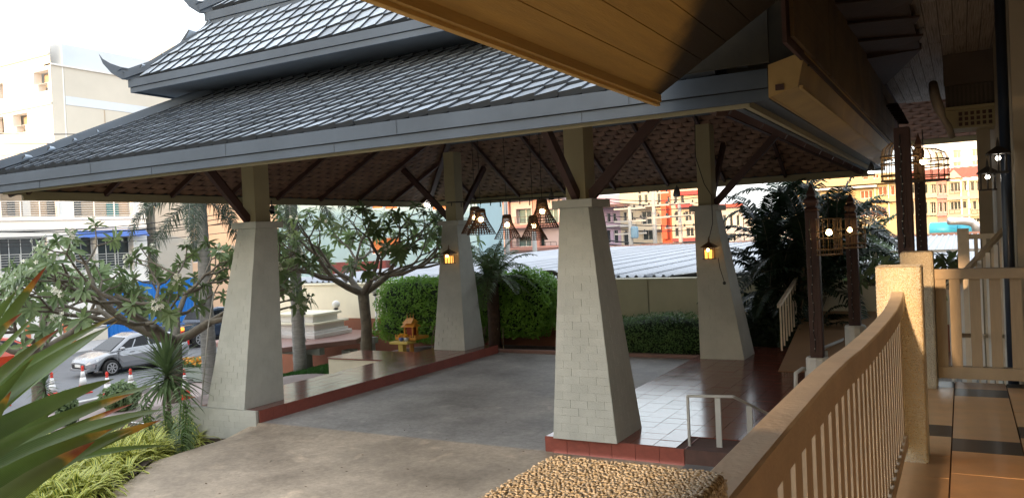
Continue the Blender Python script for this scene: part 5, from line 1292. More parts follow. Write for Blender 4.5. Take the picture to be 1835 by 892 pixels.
# boundary wall and blue hoarding over the street
H = Fac(195, 560, 43.5, (0.30, .954, 0)); RH = H.rect
t = thing('blue_hoarding', 'bright blue corrugated metal hoarding beyond the street', 'hoarding', H.pt(0, -2))
a0, a1 = H.st(190, 560)[0], H.st(345, 560)[0]; zt = H.st(260, 503)[1]; a = a0; k = 0
while a < a1:
    bb = MB()
    for i in range(5):
        q = a+i*.2
        bb.quad(H.pt(q, -2, 0), H.pt(q+.1, -2, 0), H.pt(q+.1, zt, 0), H.pt(q, zt, 0)); bb.quad(H.pt(q+.1, -2, 0), H.pt(q+.13, -2, .05), H.pt(q+.13, zt, .05), H.pt(q+.1, zt, 0)); bb.quad(H.pt(q+.13, -2, .05), H.pt(q+.2, -2, 0), H.pt(q+.2, zt, 0), H.pt(q+.13, zt, .05))
    build(bb, 'metal_sheet', M_BLUE, t); a += 1.0
t = thing('street_wall', 'white panelled street wall with terracotta pillars beyond the street', 'wall', H.pt(-12, -2))
for (u0, u1) in ((-160, -70), (-66, 42), (54, 112)):
    r = RH(u0, 590, u1, 600); b = MB(); H.box(b, r[0], r[1], -2, H.st(60, 590)[1], 0, .15); build(b, 'panel', M_BRIGHT, t)
for (u0, u1) in ((43, 53), (113, 133), (-70, -60)):
    r = RH(u0, 590, u1, 600); b = MB(); H.box(b, r[0], r[1], -2, H.st(60, 585)[1]+.1, -.1, .25); build(b, 'pillar', mat('orange_terracotta', (0.45, 0.14, 0.06), 0.8, .15, 2), t)
r = RH(134, 590, 192, 600); b = MB(); H.box(b, r[0], r[1], -2, H.st(60, 600)[1], 0, .12); build(b, 'low_wall', M_BEIGE, t)

# teal building in the middle distance
F = Fac(560, 430, 40, (0.93, .36, 0)); R = F.rect
t = thing('teal_building', 'pale teal clad building with orange windows behind the frangipani', 'building', F.pt(0, -1))
s0, s1 = F.st(500, 430)[0], F.st(858, 430)[0]
F.wall(t, s0, s1, -1, F.st(650, 310)[1], [R(664, 350, 686, 375)+(0,), R(687, 350, 712, 376)+(0,), R(772, 350, 800, 377)+(0,), R(664, 425, 716, 455)+(1,)], M_TEAL, .15, pane=mat('orange_curtain', (0.50, 0.14, 0.03), 0.5, .3, 2), back=8)
for v in (398, 407, 415): F.strip(t, 'cladding_joint', mat('joint_grey', (0.12, 0.16, 0.17), 0.8), R(500, v, 858, v+1.2), 0, .03)
F.strip(t, 'maroon_canopy', mat('maroon_canopy', (0.16, 0.035, 0.03), 0.7, .2, 1), R(605, 468, 700, 488), 0, .8)
F.strip(t, 'pale_base', M_PALEBL, R(520, 490, 860, 530), 0, .1)
# pink hotel with balconies
M_PINK = mat('salmon_render', (0.42, 0.21, 0.17), 0.85, .08, .3)
M_PINKL = mat('pale_pink_render', (0.45, 0.36, 0.35), 0.85, .08, .3)
M_GLASSGN = mat('green_window_glass', (0.10, 0.16, 0.16), 0.15, .3, .5)
F = Fac(860, 420, 66, (1, .12, 0)); R = F.rect
t = thing('pink_hotel', 'salmon pink building with balconies seen behind the wicker pendant lamps', 'building', F.pt(0, -1))
s0, s1 = F.st(848, 420)[0], F.st(1010, 420)[0]
F.wall(t, s0, s1, -1, F.st(930, 320)[1], [R(868, 374, 899, 401)+(1,), R(925, 374, 952, 401)+(1,), R(976, 374, 1000, 401)+(1,), R(868, 424, 899, 442)+(1,), R(925, 424, 952, 442)+(1,), R(960, 418, 976, 446)+(0,), R(872, 335, 898, 352)+(1,), R(925, 335, 952, 352)+(1,)], M_PINKL, .6, pane=M_GLASSGN, back=8)
for v in (352, 402, 442):
    F.strip(t, 'balcony_slab', M_PINK, R(856, v, 1010, v+7), 0, .9); 
for (u0, u1) in ((866, 902), (921, 956), (974, 1003)):
    for v in (389, 433): F.rail(t, R(u0, v, u1, v+13), 6, .8, M_BLACK)
for u in (905, 958): F.strip(t, 'pier', M_PINK, R(u, 330, u+10, 448), 0, .35)
# row of shophouses: lilac, cream, red, cream
F = Fac(1160, 400, 82, (1, .25, 0)); R = F.rect
def shop(name, label, u0, u1, vt, m, opens, strips, extra=None, off=0):
    t = thing(name, label, 'building', F.pt(F.st(u0, 400)[0], -1)); a, c = F.st(u0, 400)[0]+.01, F.st(u1, 400)[0]-.01
    F.wall(t, a, c, -1, F.st((u0+u1)/2, vt)[1], [R(*o[:4])+(o[4] if len(o) > 4 else 1,) for o in opens], m, .35, back=8, pane=M_GLASSDK)
    for (r, mm, o1) in strips: F.strip(t, 'ledge', mm, R(*r), 0, o1)
    return t
M_LILAC = mat('lilac_render', (0.38, 0.28, 0.36), 0.85, .1, .3); M_CREAMB = mat('cream_render', (0.48, 0.42, 0.32), 0.85, .1, .3); M_REDB = mat('orange_red_render', (0.55, 0.09, 0.04), 0.8, .12, .4); M_GREYW = mat('grey_white_render', (0.45, 0.44, 0.43), 0.85, .1, .3); M_RUST = mat('rusty_awning', (0.25, 0.13, 0.10), 0.8, .3, 1)
shop('lilac_shophouse', 'narrow lilac shophouse with a rusty awning, right of the nearest pillar', 1060, 1112, 350, M_LILAC, [(1088, 382, 1094, 398, 0), (1098, 382, 1104, 398, 0), (1086, 412, 1094, 436, 0), (1100, 412, 1108, 436, 0)], [((1060, 367, 1128, 372), M_RUST, 1.8), ((1060, 404, 1110, 407), M_GREYW, .5)])
shop('grey_shophouse', 'grey cream shophouse with a blue water tank in front', 1112, 1140, 345, M_CREAMB, [(1117, 380, 1123, 396, 0), (1128, 380, 1135, 396, 0), (1117, 415, 1135, 440, 1)], [((1112, 402, 1140, 406), M_GREYW, .8)])
shop('cream_shophouse', 'cream shophouse with tall arched strip windows and a dark balcony', 1140, 1186, 325, M_CREAMB, [(1144, 346, 1150, 364, 0), (1155, 346, 1161, 364, 0), (1168, 346, 1174, 364, 0), (1178, 346, 1184, 364, 0), (1150, 378, 1176, 402, 2), (1152, 412, 1172, 430, 1)], [((1140, 367, 1186, 371), M_CREAMB, .9), ((1140, 404, 1186, 412), M_CREAMB, 1.2)])
shop('red_shophouse', 'narrow orange red building with a tall red sign wall', 1186, 1204, 330, M_REDB, [(1196, 352, 1201, 364, 0)], [((1187, 368, 1196, 428), M_REDB, 1.0)])
shop('pale_shophouse', 'pale shophouse with red awnings left of the far right pillar', 1204, 1262, 328, M_CREAMB, [(1208, 348, 1214, 364, 0), (1220, 348, 1226, 364, 0), (1210, 378, 1222, 396, 1), (1228, 378, 1240, 396, 1), (1210, 408, 1224, 424, 1), (1230, 408, 1244, 424, 1)], [((1212, 366, 1240, 372), mat('red_awning', (0.42, 0.04, 0.04), 0.7), 1.5), ((1206, 426, 1256, 432), mat('dark_red_awning', (0.20, 0.04, 0.04), 0.7), 1.5), ((1216, 342, 1262, 349), mat('red_awning', (0, 0, 0)), .6)])
shop('red_topped_shophouse', 'pale terrace of houses with red pointed gables beyond the far right pillar', 1262, 1332, 372, M_GREYW, [(1296, 385, 1302, 405, 0), (1308, 385, 1314, 405, 0), (1320, 385, 1326, 405, 0), (1300, 418, 1320, 432, 2)], [((1262, 366, 1332, 372), mat('red_ridge', (0.33, 0.07, 0.05), 0.8, .2, 1), .8)])
shop('far_white_block', 'plain white block with a blue roof far behind the dark palms', 1333, 1440, 385, M_GREYW, [(1340, 395, 1352, 405, 1), (1360, 395, 1372, 405, 1), (1380, 395, 1392, 405, 1)], [((1333, 380, 1440, 386), mat('blue_roof', (0.12, 0.2, 0.42), 0.6), 1.0)])
# yellow building, pink and cream terrace with a red roof, white tower
F = Fac(1500, 400, 62, (1, .0, 0)); R = F.rect
t = thing('yellow_building', 'long yellow building with brown shuttered windows at the right', 'building', F.pt(0, -1))
M_YB = mat('yellow_render', (0.47, 0.36, 0.20), 0.85, .08, .3); M_SHUT = mat('brown_shutter', (0.20, 0.07, 0.03), 0.6, .2, 3)
a, c = F.st(1425, 380)[0], F.st(1606, 380)[0]
F.wall(t, a, c, -1, F.st(1500, 316)[1], [R(1541, 341, 1564, 356)+(2,), R(1493, 345, 1512, 358)+(1,), R(1573, 334, 1590, 350)+(1,), R(1595, 332, 1604, 350)+(0,), R(1545, 316, 1556, 322)+(0,), R(1563, 312, 1575, 320)+(1,), R(1485, 372, 1520, 388)+(3,), R(1540, 372, 1590, 388)+(4,)], M_YB, .3, pane=M_SHUT, back=8)
F.strip(t, 'white_ledge', M_WHITEP, R(1425, 337, 1573, 340), 0, 1.0); F.strip(t, 'yellow_balcony', M_YB, R(1425, 326, 1606, 333), 0, .9); F.strip(t, 'yellow_balcony', M_YB, R(1425, 360, 1606, 366), 0, .5)
for u in (1568, 1592): F.strip(t, 'downpipe', M_WHITEP, R(u, 318, u+1.5, 400), 0, .1)
F = Fac(1700, 400, 70, (1, -.1, 0)); R = F.rect
M_PK = mat('rose_render', (0.46, 0.26, 0.26), 0.85, .08, .3)
for (nm, lab, u0, u1, m) in (('cream_terrace_house', 'cream terrace house left of the pink one under the red roof', 1606, 1680, M_CREAMB), ('pink_terrace_house', 'rose pink terrace house below the red tiled roof', 1680, 1698, M_PK), ('gabled_terrace_house', 'cream terrace house with a white pointed gable and balcony windows', 1698, 1800, M_CREAMB)):
    t = thing(nm, lab, 'building', F.pt(F.st(u0, 400)[0], -1)); a, c = F.st(u0, 380)[0]+.01, F.st(u1, 380)[0]-.01
    if nm[0] == 'c': ops = [(1611, 330, 1622, 347), (1630, 330, 1638, 347), (1656, 330, 1662, 347), (1668, 330, 1677, 347), (1612, 360, 1625, 378), (1630, 360, 1638, 388), (1655, 362, 1662, 388), (1667, 362, 1677, 388)]
    elif nm[0] == 'p': ops = [(1681, 330, 1688, 347), (1690, 330, 1696, 347), (1682, 362, 1688, 380), (1690, 362, 1696, 380)]
    else: ops = [(1702, 327, 1722, 343), (1726, 325, 1732, 342), (1738, 325, 1746, 342), (1749, 325, 1756, 342), (1702, 361, 1722, 376), (1724, 361, 1732, 374), (1742, 360, 1750, 376), (1752, 360, 1760, 376), (1702, 391, 1726, 398), (1742, 391, 1756, 398)]
    F.wall(t, a, c, -1, F.st((u0+u1)/2, 322)[1], [R(*o_)+(2 if o_[2]-o_[0] > 15 else 1 if o_[2]-o_[0] > 8 else 0,) for o_ in ops], m, .4, back=8)
    F.strip(t, 'floor_band', m, R(u0, 350, u1, 356), 0, .35); F.strip(t, 'floor_band', m, R(u0, 383, u1, 387), 0, .35)
    if nm[0] == 'g':
        for (u, v) in ((1702, 340), (1702, 376), (1742, 376)): F.rail(t, R(u, v, u+20, v+8), 5, .45, M_BLACK)
        for u in (1722, 1735, 1757): F.strip(t, 'white_pier', M_WHITEP, R(u, 322, u+3, 395), 0, .3)
        for (u, v) in ((1733, 332), (1736, 365), (1758, 332)):
            F.strip(t, 'air_conditioner', M_WHITEP, R(u, v, u+5, v+9), .3, .7)
        b = MB(); w0, w1, wt = F.st(1693, 322), F.st(1728, 322), F.st(1710, 305)
        b.add([F.pt(w0[0], w0[1], .1), F.pt(w1[0], w1[1], .1), F.pt(wt[0], wt[1], .1), F.pt(w0[0], w0[1], .5), F.pt(w1[0], w1[1], .5), F.pt(wt[0], wt[1], .5)], ((0, 2, 1), (3, 4, 5), (0, 1, 4, 3), (1, 2, 5, 4), (2, 0, 3, 5))); build(b, 'gable', M_CREAMB, t)
    b = MB(); z0, z1 = F.st(1700, 322)[1], F.st(1700, 298)[1]
    n = max(2, int((c-a)/.6)); q = (c-a)/n
    for i in range(n):
        x = a+i*q; b.quad(F.pt(x, z0+.02, .7), F.pt(x+q*.5, z0+.08, .7), F.pt(x+q*.5, z1+.06, -3.5), F.pt(x, z1, -3.5)); b.quad(F.pt(x+q*.5, z0+.08, .7), F.pt(x+q, z0+.02, .7), F.pt(x+q, z1, -3.5), F.pt(x+q*.5, z1+.06, -3.5))
    build(b, 'roof', mat('red_clay_roof', (0.38, 0.095, 0.045), 0.8, .15, 1), t)
F = Fac(1700, 300, 110, (1, -.05, 0)); R = F.rect
t = thing('white_tower_block', 'bright white apartment block above the red roofs', 'building', F.pt(0, -1))
F.wall(t, F.st(1640, 270)[0], F.st(1860, 270)[0], -1, F.st(1700, 246)[1], [R(1675, 273, 1689, 287)+(1,), R(1708, 269, 1722, 283)+(1,), R(1742, 267, 1755, 279)+(1,), R(1675, 292, 1689, 300)+(1,), R(1708, 290, 1722, 298)+(1,), R(1742, 288, 1755, 296)+(1,)], M_BRIGHT, .4, back=8)
# blue tanks and silver duct on the shed
for k, (u, w_) in enumerate(((1690, 22), (1722, 18))):
    p = at(u, 412, d=42); t = thing('water_tank', ('large turquoise tank above the shed roof', 'smaller turquoise tank right of the large one, above the shed roof')[k], 'tank', (p.x, p.y, p.z-.3)); rr = w_/FPX*42
    build(MB().tube([(p.x-rr, p.y, p.z), (p.x-rr*.9, p.y, p.z), (p.x+rr*.9, p.y, p.z), (p.x+rr, p.y, p.z)], [.3, .42, .42, .3], 14), 'tank_body', mat('turquoise_plastic', (0.05, 0.38, 0.5), 0.4), t, smooth=True)
    build(MB().box(p.x-rr, p.x+rr, p.y-.4, p.y+.4, p.z-1.2, p.z-.43), 'stand', M_CONCB, t)
P = [at(1700, 396, d=40), at(1725, 396, d=40), at(1740, 398, d=40), at(1748, 404, d=40), at(1750, 416, d=40)]
tag(build(MB().tube(P, .20, 10), 'silver_duct', mat('silver_duct', (0.55, 0.56, 0.58), 0.3, .1, 3, metal=.7), smooth=True), 'bent silver duct above the shed roof', 'duct')

# utility poles and wires in the gap, wires across the left
for k, (u, vt, vb, d, lab) in enumerate(((905, 345, 448, 52, 'concrete utility pole behind the wicker lamps, left one'), (957, 415, 450, 50, 'short white post behind the right wicker lamp'), (1170, 343, 446, 60, 'tall concrete utility pole with cross arms in front of the cream shophouse'), (1128, 370, 446, 58, 'utility pole with a transformer beside the lilac shophouse'), (1217, 362, 446, 62, 'thin utility pole in front of the pale shophouse'))):
    a, c = at(u, vt, d=d), at(u+3, vb+25, d=d); t = thing('utility_pole', lab, 'utility pole', (a.x, a.y, c.z-1), 'utility poles behind the shed')
    build(MB().tube([(a.x, a.y, c.z-2), (a.x, a.y, a.z)], [.20, .13], 8), 'pole', M_CONCB, t, smooth=True)
    if k >= 2:
        for j in range(3):
            z = a.z-.15-j*.9; build(MB().box(a.x-1.2, a.x+1.2, a.y-.06, a.y+.06, z-.06, z+.06), 'cross_arm', M_CONCB, t)
            for i in range(4): build(MB().lathe((a.x-1.05+i*.7, a.y, z+.06), [(.05, 0), (.09, .05), (.04, .2)], 6), 'insulator', M_BLACK, t)
    if k == 3: build(MB().lathe((a.x+.35, a.y-.1, a.z-2.3), [(.2, 0), (.28, .08), (.28, .75), (.2, .85)], 10), 'transformer', mat('blue_grey_metal', (0.16, 0.27, 0.36), 0.5), t)
def wire(u0, v0, d0, u1, v1, d1, sag, lab, r=.018, grp=None, nm='overhead_wire'):
    a, c = at(u0, v0, d=d0), at(u1, v1, d=d1); P = [vl(a, c, i/10)-Vector((0, 0, sag*4*(i/10)*(1-i/10))) for i in range(11)]
    o_ = build(MB().tube(P, r, 4), nm, M_BLACK); tag(o_, lab, 'wire', grp)
for k, (v0, v1, s) in enumerate(((407, 400, .3), (411, 380, .4), (422, 388, .4), (427, 396, .5), (250, 247, .2), (233, 231, .2), (437, 415, .3))):
    wire(-160, v0+3, 38, 420, v1, 42, s, ('upper cable across the white balcony house, just below its balcony slab', 'cable slanting up to the right across the white balcony house', 'second cable slanting up to the right across the balcony house', 'cable just above the blue awning of the balcony house', 'lower of two black cables across the foot of the tall white block', 'upper of two black cables across the foot of the tall white block', 'lowest cable, crossing the dark windows of the balcony house')[k], .022 if k < 6 else .016, 'street cables on the left')
for k, (v0, v1) in enumerate(((356, 352), (361, 362), (373, 368), (386, 383), (398, 400), (408, 409), (430, 431), (437, 436), (441, 442))):
    wire(1085, v0, 59, 1262, v1, 62, .25, ('topmost cable between the utility poles, level with their tips', 'second cable down between the utility poles', 'cable at the height of the rusty awning', 'cable across the dark balcony of the cream shophouse', 'cable just above the transformer', 'cable just below the transformer', 'lower cable across the shop fronts', 'thick cable above the shed ridge', 'thickest and lowest cable, almost touching the shed ridge')[k], .03 if k < 6 else .05, 'cables between the utility poles')
for k, (v0, v1) in enumerate(((356, 352), (441, 443), (446, 444))):
    wire(860, v0, 52, 1010, v1, 55, .1, ('cable across the balconies of the salmon pink building', 'cable near the foot of the salmon pink building', 'cable along the shed ridge below the salmon pink building')[k], .02, 'cables by the pink building')

# ------------------------------------------------------------------ vehicles
M_TYRE = mat('tyre_rubber', (0.015, 0.015, 0.016), 0.8); M_RIM = mat('alloy_rim', (0.5, 0.5, 0.52), 0.3, .05, 5, metal=.6); M_CGLASS = mat('car_glass', (0.008, 0.009, 0.011), 0.12, .2, 1, spec=.25); M_TRIM = mat('black_trim', (0.015, 0.015, 0.016), 0.5)
M_LAMPR = mat('red_tail_lamp', (0.5, 0.02, 0.015), 0.2); M_LAMPW = mat('clear_headlamp', (0.6, 0.62, 0.65), 0.15); M_LAMPO = mat('amber_lamp', (0.8, 0.28, 0.03), 0.25, emit=(1, .35, .05), es=.6)
def car(name, label, cat, loc, rz, paint, kind):
    """length axis +X is the front"""
    t = thing(name, label, cat, loc, rz=rz)
    if kind == 'pickup':
        L0, L1, Wd = -2.65, 2.6, .93
        secs = [(-2.65, .62, .95, .86), (-2.5, .45, 1.12, .92), (-1.2, .40, 1.14, .93), (-.9, .40, 1.14, .93), (1.2, .40, 1.14, .93), (2.1, .45, 1.10, .92), (2.5, .50, 1.0, .86), (2.6, .6, .85, .78)]
        cab = [(-1.15, 1.14, .86), (-.85, 1.72, .70), (-.2, 1.80, .70), (.45, 1.74, .70), (1.25, 1.14, .84)]; wx = (-1.65, 1.55); wr = .39
    else:
        L0, L1, Wd = -2.05, 2.1, .86
        secs = [(-2.08, .45, .80, .70), (-1.95, .30, .98, .80), (-1.5, .24, 1.0, .855), (-.9, .20, .96, .865), (.8, .20, .90, .865), (1.35, .22, .84, .85), (1.85, .24, .72, .78), (2.05, .30, .62, .66), (2.12, .38, .54, .55)]
        cab = [(-1.88, .97, .74), (-1.45, 1.32, .62), (-.8, 1.45, .60), (.1, 1.47, .60), (.45, 1.38, .61), (1.28, .86, .74)]; wx = (-1.22, 1.30); wr = .30
    b = MB(); rings = []
    ex = []
    for x in frange(secs[0][0], secs[-1][0], 36):
        for s0_, s1_ in zip(secs, secs[1:]):
            if x <= s1_[0]+1e-6: f = (x-s0_[0])/(s1_[0]-s0_[0]); z0, z1, w_ = (lerp(s0_[k], s1_[k], f) for k in (1, 2, 3)); break
        for q in wx:   # wheel arches cut into the lower edge
            dd = abs(x-q)
            if dd < wr+.07: z0 = max(z0, wr+math.sqrt(max(0, (wr+.07)**2-dd*dd)))
        z0 = min(z0, z1-.08); m_ = z0+(z1-z0)*.55
        rings.append([(x, -w_*.93, z0), (x, -w_, lerp(z0, z1, .35)), (x, -w_, lerp(z0, z1, .7)), (x, -w_*.93, z1-.02), (x, -w_*.7, z1+.015), (x, 0, z1+.03), (x, w_*.7, z1+.015), (x, w_*.93, z1-.02), (x, w_, lerp(z0, z1, .7)), (x, w_, lerp(z0, z1, .35)), (x, w_*.93, z0)])
    for a, c in zip(rings, rings[1:]):
        for i in range(11): j = (i+1) % 11; b.quad(a[i], c[i], c[j], a[j])
    b.add(rings[0], (tuple(range(11)),)); b.add(rings[-1], (tuple(reversed(range(11))),))
    build(b, 'body', paint, t, smooth=True, local=True, bevel=0)
    b = MB(); rs = [[(x, -w_-.05*(zz > 1.2), lerp(.9 if kind != 'pickup' else 1.1, zz, 0)), (x, -w_, zz-.05), (x, -w_+.09, zz), (x, w_-.09, zz), (x, w_, zz-.05), (x, w_+.05*(zz > 1.2), .9 if kind != 'pickup' else 1.1)] for x, zz, w_ in cab]
    base_z = .9 if kind != 'pickup' else 1.1
    rs = [[(x, -(.78 if kind != 'pickup' else .87), base_z), (x, -w_, zz-.05), (x, -w_+.1, zz), (x, w_-.1, zz), (x, w_, zz-.05), (x, (.78 if kind != 'pickup' else .87), base_z)] for x, zz, w_ in cab]
    for a, c in zip(rs, rs[1:]):
        for i in range(5): b.quad(a[i], c[i], c[i+1], a[i+1])
    b.add(rs[0], ((0, 1, 2, 3, 4, 5),)); b.add(rs[-1], ((5, 4, 3, 2, 1, 0),))
    build(b, 'cabin', paint, t, local=True)
    # glass
    def side(pts, s, nm='side_window'):
        v = []
        for x, z in pts:
            for (a, c) in zip(cab, cab[1:]):
                if a[0] <= x <= c[0]: f = (x-a[0])/(c[0]-a[0]); zt, wt = lerp(a[1], c[1], f), lerp(a[2], c[2], f); break
            wb = .78 if kind != 'pickup' else .87; k = (z-base_z)/max(.05, zt-.05-base_z); v.append((x, s*(lerp(wb, wt, min(1, k))+.012), z))
        v2 = [(x, y-s*.02, z) for x, y, z in v]; n = len(v); bb = MB(); bb.add(v+v2, (tuple(range(n)), tuple(reversed(range(n, 2*n))))+tuple((i, (i+1) % n, n+(i+1) % n, n+i) for i in range(n))); build(bb, nm, M_CGLASS, t, local=True)
    for s in (-1, 1):
        if kind == 'pickup': side([(-.75, 1.2), (-.05, 1.2), (-.05, 1.66), (-.65, 1.62)], s); side([(.0, 1.2), (1.0, 1.2), (.5, 1.62), (.0, 1.68)], s)
        else: side([(-1.35, 1.0), (-.35, .98), (-.35, 1.37), (-.9, 1.37), (-1.2, 1.22)], s); side([(-.28, .98), (.95, .95), (.42, 1.28), (-.28, 1.38)], s)
    (xa, za, wa), (xb, zb, wb_) = cab[-2], cab[-1]
    f0, f1 = .08, .9; g = MB(); q = [(lerp(xa, xb, f0)+.02, -(lerp(wa, wb_, f0)-.1), lerp(za, zb, f0)+.0), (lerp(xa, xb, f0)+.02, lerp(wa, wb_, f0)-.1, lerp(za, zb, f0)), (lerp(xa, xb, f1)+.02, lerp(wa, wb_, f1)-.08, lerp(za, zb, f1)+.01), (lerp(xa, xb, f1)+.02, -(lerp(wa, wb_, f1)-.08), lerp(za, zb, f1)+.01)]
    g.hexa([(x-.03, y, z-.03) for x, y, z in q]+[(x, y, z+.01) for x, y, z in q]); build(g, 'windscreen', M_CGLASS, t, local=True)
    (xa, za, wa), (xb, zb, wb_) = cab[0], cab[1]; g = MB(); q = [(lerp(xa, xb, .2)-.02, -(wa-.12), lerp(za, zb, .2)), (lerp(xa, xb, .2)-.02, wa-.12, lerp(za, zb, .2)), (lerp(xa, xb, .9)-.02, wb_-.08, lerp(za, zb, .9)), (lerp(xa, xb, .9)-.02, -(wb_-.08), lerp(za, zb, .9))]
    g.hexa([(x+.03, y, z-.03) for x, y, z in q]+[(x, y, z+.012) for x, y, z in q]); build(g, 'rear_window', M_CGLASS, t, local=True)
    for x in wx:
        for s in (-1, 1):
            c_ = s*(Wd-.10)
            w_ = build(MB().add(*wheel_geo(x, c_, wr, .10, 22)), 'wheel', M_TYRE, t, local=True)
            rm = MB().add(*wheel_geo(x, c_+s*.035, wr*.64, .085, 16)); r_ = build(rm, 'rim_well', M_TRIM, w_, local=True)
            sp = MB()
            for k in range(7):
                a = 2*PI*k/7+.3; d_ = Vector((math.cos(a), 0, math.sin(a))); sp.beam(Vector((x, c_+s*.125, wr))+d_*.02, Vector((x, c_+s*.128, wr))+d_*wr*.62, wr*.13, .02, (0, 1, 0))
            sp.add(*ring_geo(x, c_+s*.125, wr, wr*.58, wr*.68)); build(sp, 'rim', M_RIM, w_, local=True)
    F0 = secs[-1][0]
    def bx(nm, m, x0, x1, y0, y1, z0, z1, bv=.008): return build(MB().box(x0, x1, y0, y1, z0, z1), nm, m, t, local=True, bevel=bv)
    if kind != 'pickup':
        bx('grille', M_TRIM, F0-.12, F0+.02, -.45, .45, .36, .50); bx('number_plate', M_WHITEP, F0+.0, F0+.035, -.20, .20, .40, .50)
        bx('lower_bumper', paint, F0-.22, F0+.02, -.62, .62, .24, .34)
        for s in (-1, 1):
            build(MB().hexa([(F0-.36, s*.80, .60), (F0-.05, s*.46, .54), (F0-.03, s*.46, .56), (F0-.36, s*.815, .62), (F0-.38, s*.76, .71), (F0-.10, s*.44, .62), (F0-.05, s*.46, .62), (F0-.36, s*.80, .70)]), 'headlight', M_LAMPW, t, local=True)
            build(MB().hexa([(F0-.28, s*.74, .34), (F0-.10, s*.58, .34), (F0-.08, s*.60, .34), (F0-.26, s*.77, .34), (F0-.30, s*.74, .50), (F0-.12, s*.56, .46), (F0-.09, s*.60, .46), (F0-.28, s*.79, .50)]), 'fog_lamp_recess', M_TRIM, t, local=True)
            bx('tail_light', M_LAMPR, -2.08, -1.98, s*.62-.12, s*.62+.12, .72, .90)
    else:
        bx('grille', M_TRIM, F0-.1, F0+.02, -.5, .5, .62, .85)
        bx('tailgate', paint, -2.68, -2.60, -.72, .72, .62, 1.12, .01); bx('rear_bumper', M_TRIM, -2.78, -2.55, -.85, .85, .45, .60, .02); bx('number_plate', M_WHITEP, -2.80, -2.78, -.2, .2, .48, .58)
        bx('bed_rail', M_TRIM, -2.6, -1.2, -.90, -.82, 1.14, 1.18); bx('bed_rail', M_TRIM, -2.6, -1.2, .82, .90, 1.14, 1.18)
        for s in (-1, 1):
            bx('tail_light', M_LAMPR, -2.69, -2.52, s*.84-.08, s*.84+.08, .72, .90); bx('tail_light', M_LAMPO, -2.69, -2.52, s*.84-.08, s*.84+.08, .905, 1.06); bx('headlight', M_LAMPW, F0-.15, F0, s*.65-.15, s*.65+.15, .72, .88)
    for s in (-1, 1):
        xm = .88 if kind != 'pickup' else .95; zm = .98 if kind != 'pickup' else 1.25
        build(MB().ball((xm, s*(Wd+.07), zm), .10, 8, 6, .7), 'mirror', paint, t, smooth=True, local=True)
        for (xd) in ((-.32,) if kind != 'pickup' else (-.02,)):
            bx('door_gap', M_TRIM, xd-.006, xd+.006, s*Wd-.012, s*Wd+.004, .3, .9, 0); bx('door_gap', M_TRIM, 1.0, 1.012, s*Wd-.02, s*Wd+.004, .3, .86, 0)
        for xd in (-.5, .45): bx('door_handle', paint, xd-.09, xd+.09, s*Wd, s*Wd+.022, .80, .83, .004)
        bx('sill', M_TRIM, wx[0]+wr+.1, wx[1]-wr-.1, s*Wd-.05, s*Wd-.004, .19 if kind != 'pickup' else .36, .25 if kind != 'pickup' else .42, 0)
    bx('underbody', M_TRIM, wx[0]-.4, wx[1]+.35, -Wd+.25, Wd-.25, .20, .42, 0)
    return t
def wheel_geo(x, y, r, hw, n):
    P = []
    for (yy, rr) in ((-hw, r*.9), (-hw*.75, r), (hw*.75, r), (hw, r*.9)):
        for k in range(n): a = 2*PI*k/n; P.append((x+rr*math.cos(a), y+yy, RZ+rr*math.sin(a)))
    f = []
    for i in range(3):
        for k in range(n): f.append((i*n+k, i*n+(k+1) % n, (i+1)*n+(k+1) % n, (i+1)*n+k))
    f += [tuple(range(n)), tuple(reversed(range(3*n, 4*n)))]
    return P, f
def ring_geo(x, y, z, r0, r1, n=18):
    P = [(x+r*math.cos(2*PI*k/n), y+yy, z+r*math.sin(2*PI*k/n)) for (r, yy) in ((r0, -.01), (r1, -.01), (r1, .01), (r0, .01)) for k in range(n)]
    return P, [(i*n+k, i*n+(k+1) % n, ((i+1) % 4)*n+(k+1) % n, ((i+1) % 4)*n+k) for i in range(4) for k in range(n)]
def paintm(name, c, rough=.25, metal=.4):
    m = mat(name, c, rough, 0, 3, metal=metal); m.node_tree.nodes['Principled BSDF'].inputs['Coat Weight'].default_value = .6; return m
RZ = .30
car('silver_hatchback', 'silver hatchback driving on the street behind the left frangipani', 'car', (-29.1, 20.55, -1.9), -PI/2-.10, paintm('silver_paint', (0.30, 0.31, 0.33)), 'hatch')
car('red_hatchback', 'orange red car at the left edge of the picture, on the far lane', 'car', (-34.6, 18.2, -1.9), PI/2, paintm('orange_red_paint', (0.45, 0.045, 0.012), .25, .1), 'hatch')
RZ = .39
car('grey_pickup', 'dark blue grey pickup truck seen from behind beside the blue hoarding', 'pickup truck', (-32.9, 27.8, -1.9), PI/2+.03, paintm('slate_blue_car_paint', (0.045, 0.06, 0.095)), 'pickup')

# traffic cones
M_CONER = mat('cone_red', (0.60, 0.03, 0.015), 0.5, .1, 5); M_CONEW = mat('cone_white', (0.7, 0.7, 0.7), 0.5, .1, 5)
def cone(loc, label):
    t = thing('traffic_cone', label, 'traffic cone', loc, 'traffic cones on the pavement')
    build(MB().box(-.20, .20, -.20, .20, 0, .04), 'base', M_CONER, t, local=True)
    prof = [(.17, .04), (.13, .28), (.085, .54), (.05, .74), (.035, .82)]
    for k, ((r0, z0), (r1, z1)) in enumerate(zip(prof, prof[1:])):
        build(MB().lathe((0, 0, 0), [(r0, z0), (r1, z1)], 12), 'cone_band', (M_CONER, M_CONEW, M_CONER, M_CONER)[k] if k != 2 else M_CONEW, t, local=True, smooth=True)
    build(MB().lathe((0, 0, 0), [(.037, .82), (.05, .84), (.035, .91), (.005, .93)], 8), 'tip', M_CONER, t, local=True)
    return t
base = cone((0, 0, 0), 'x')
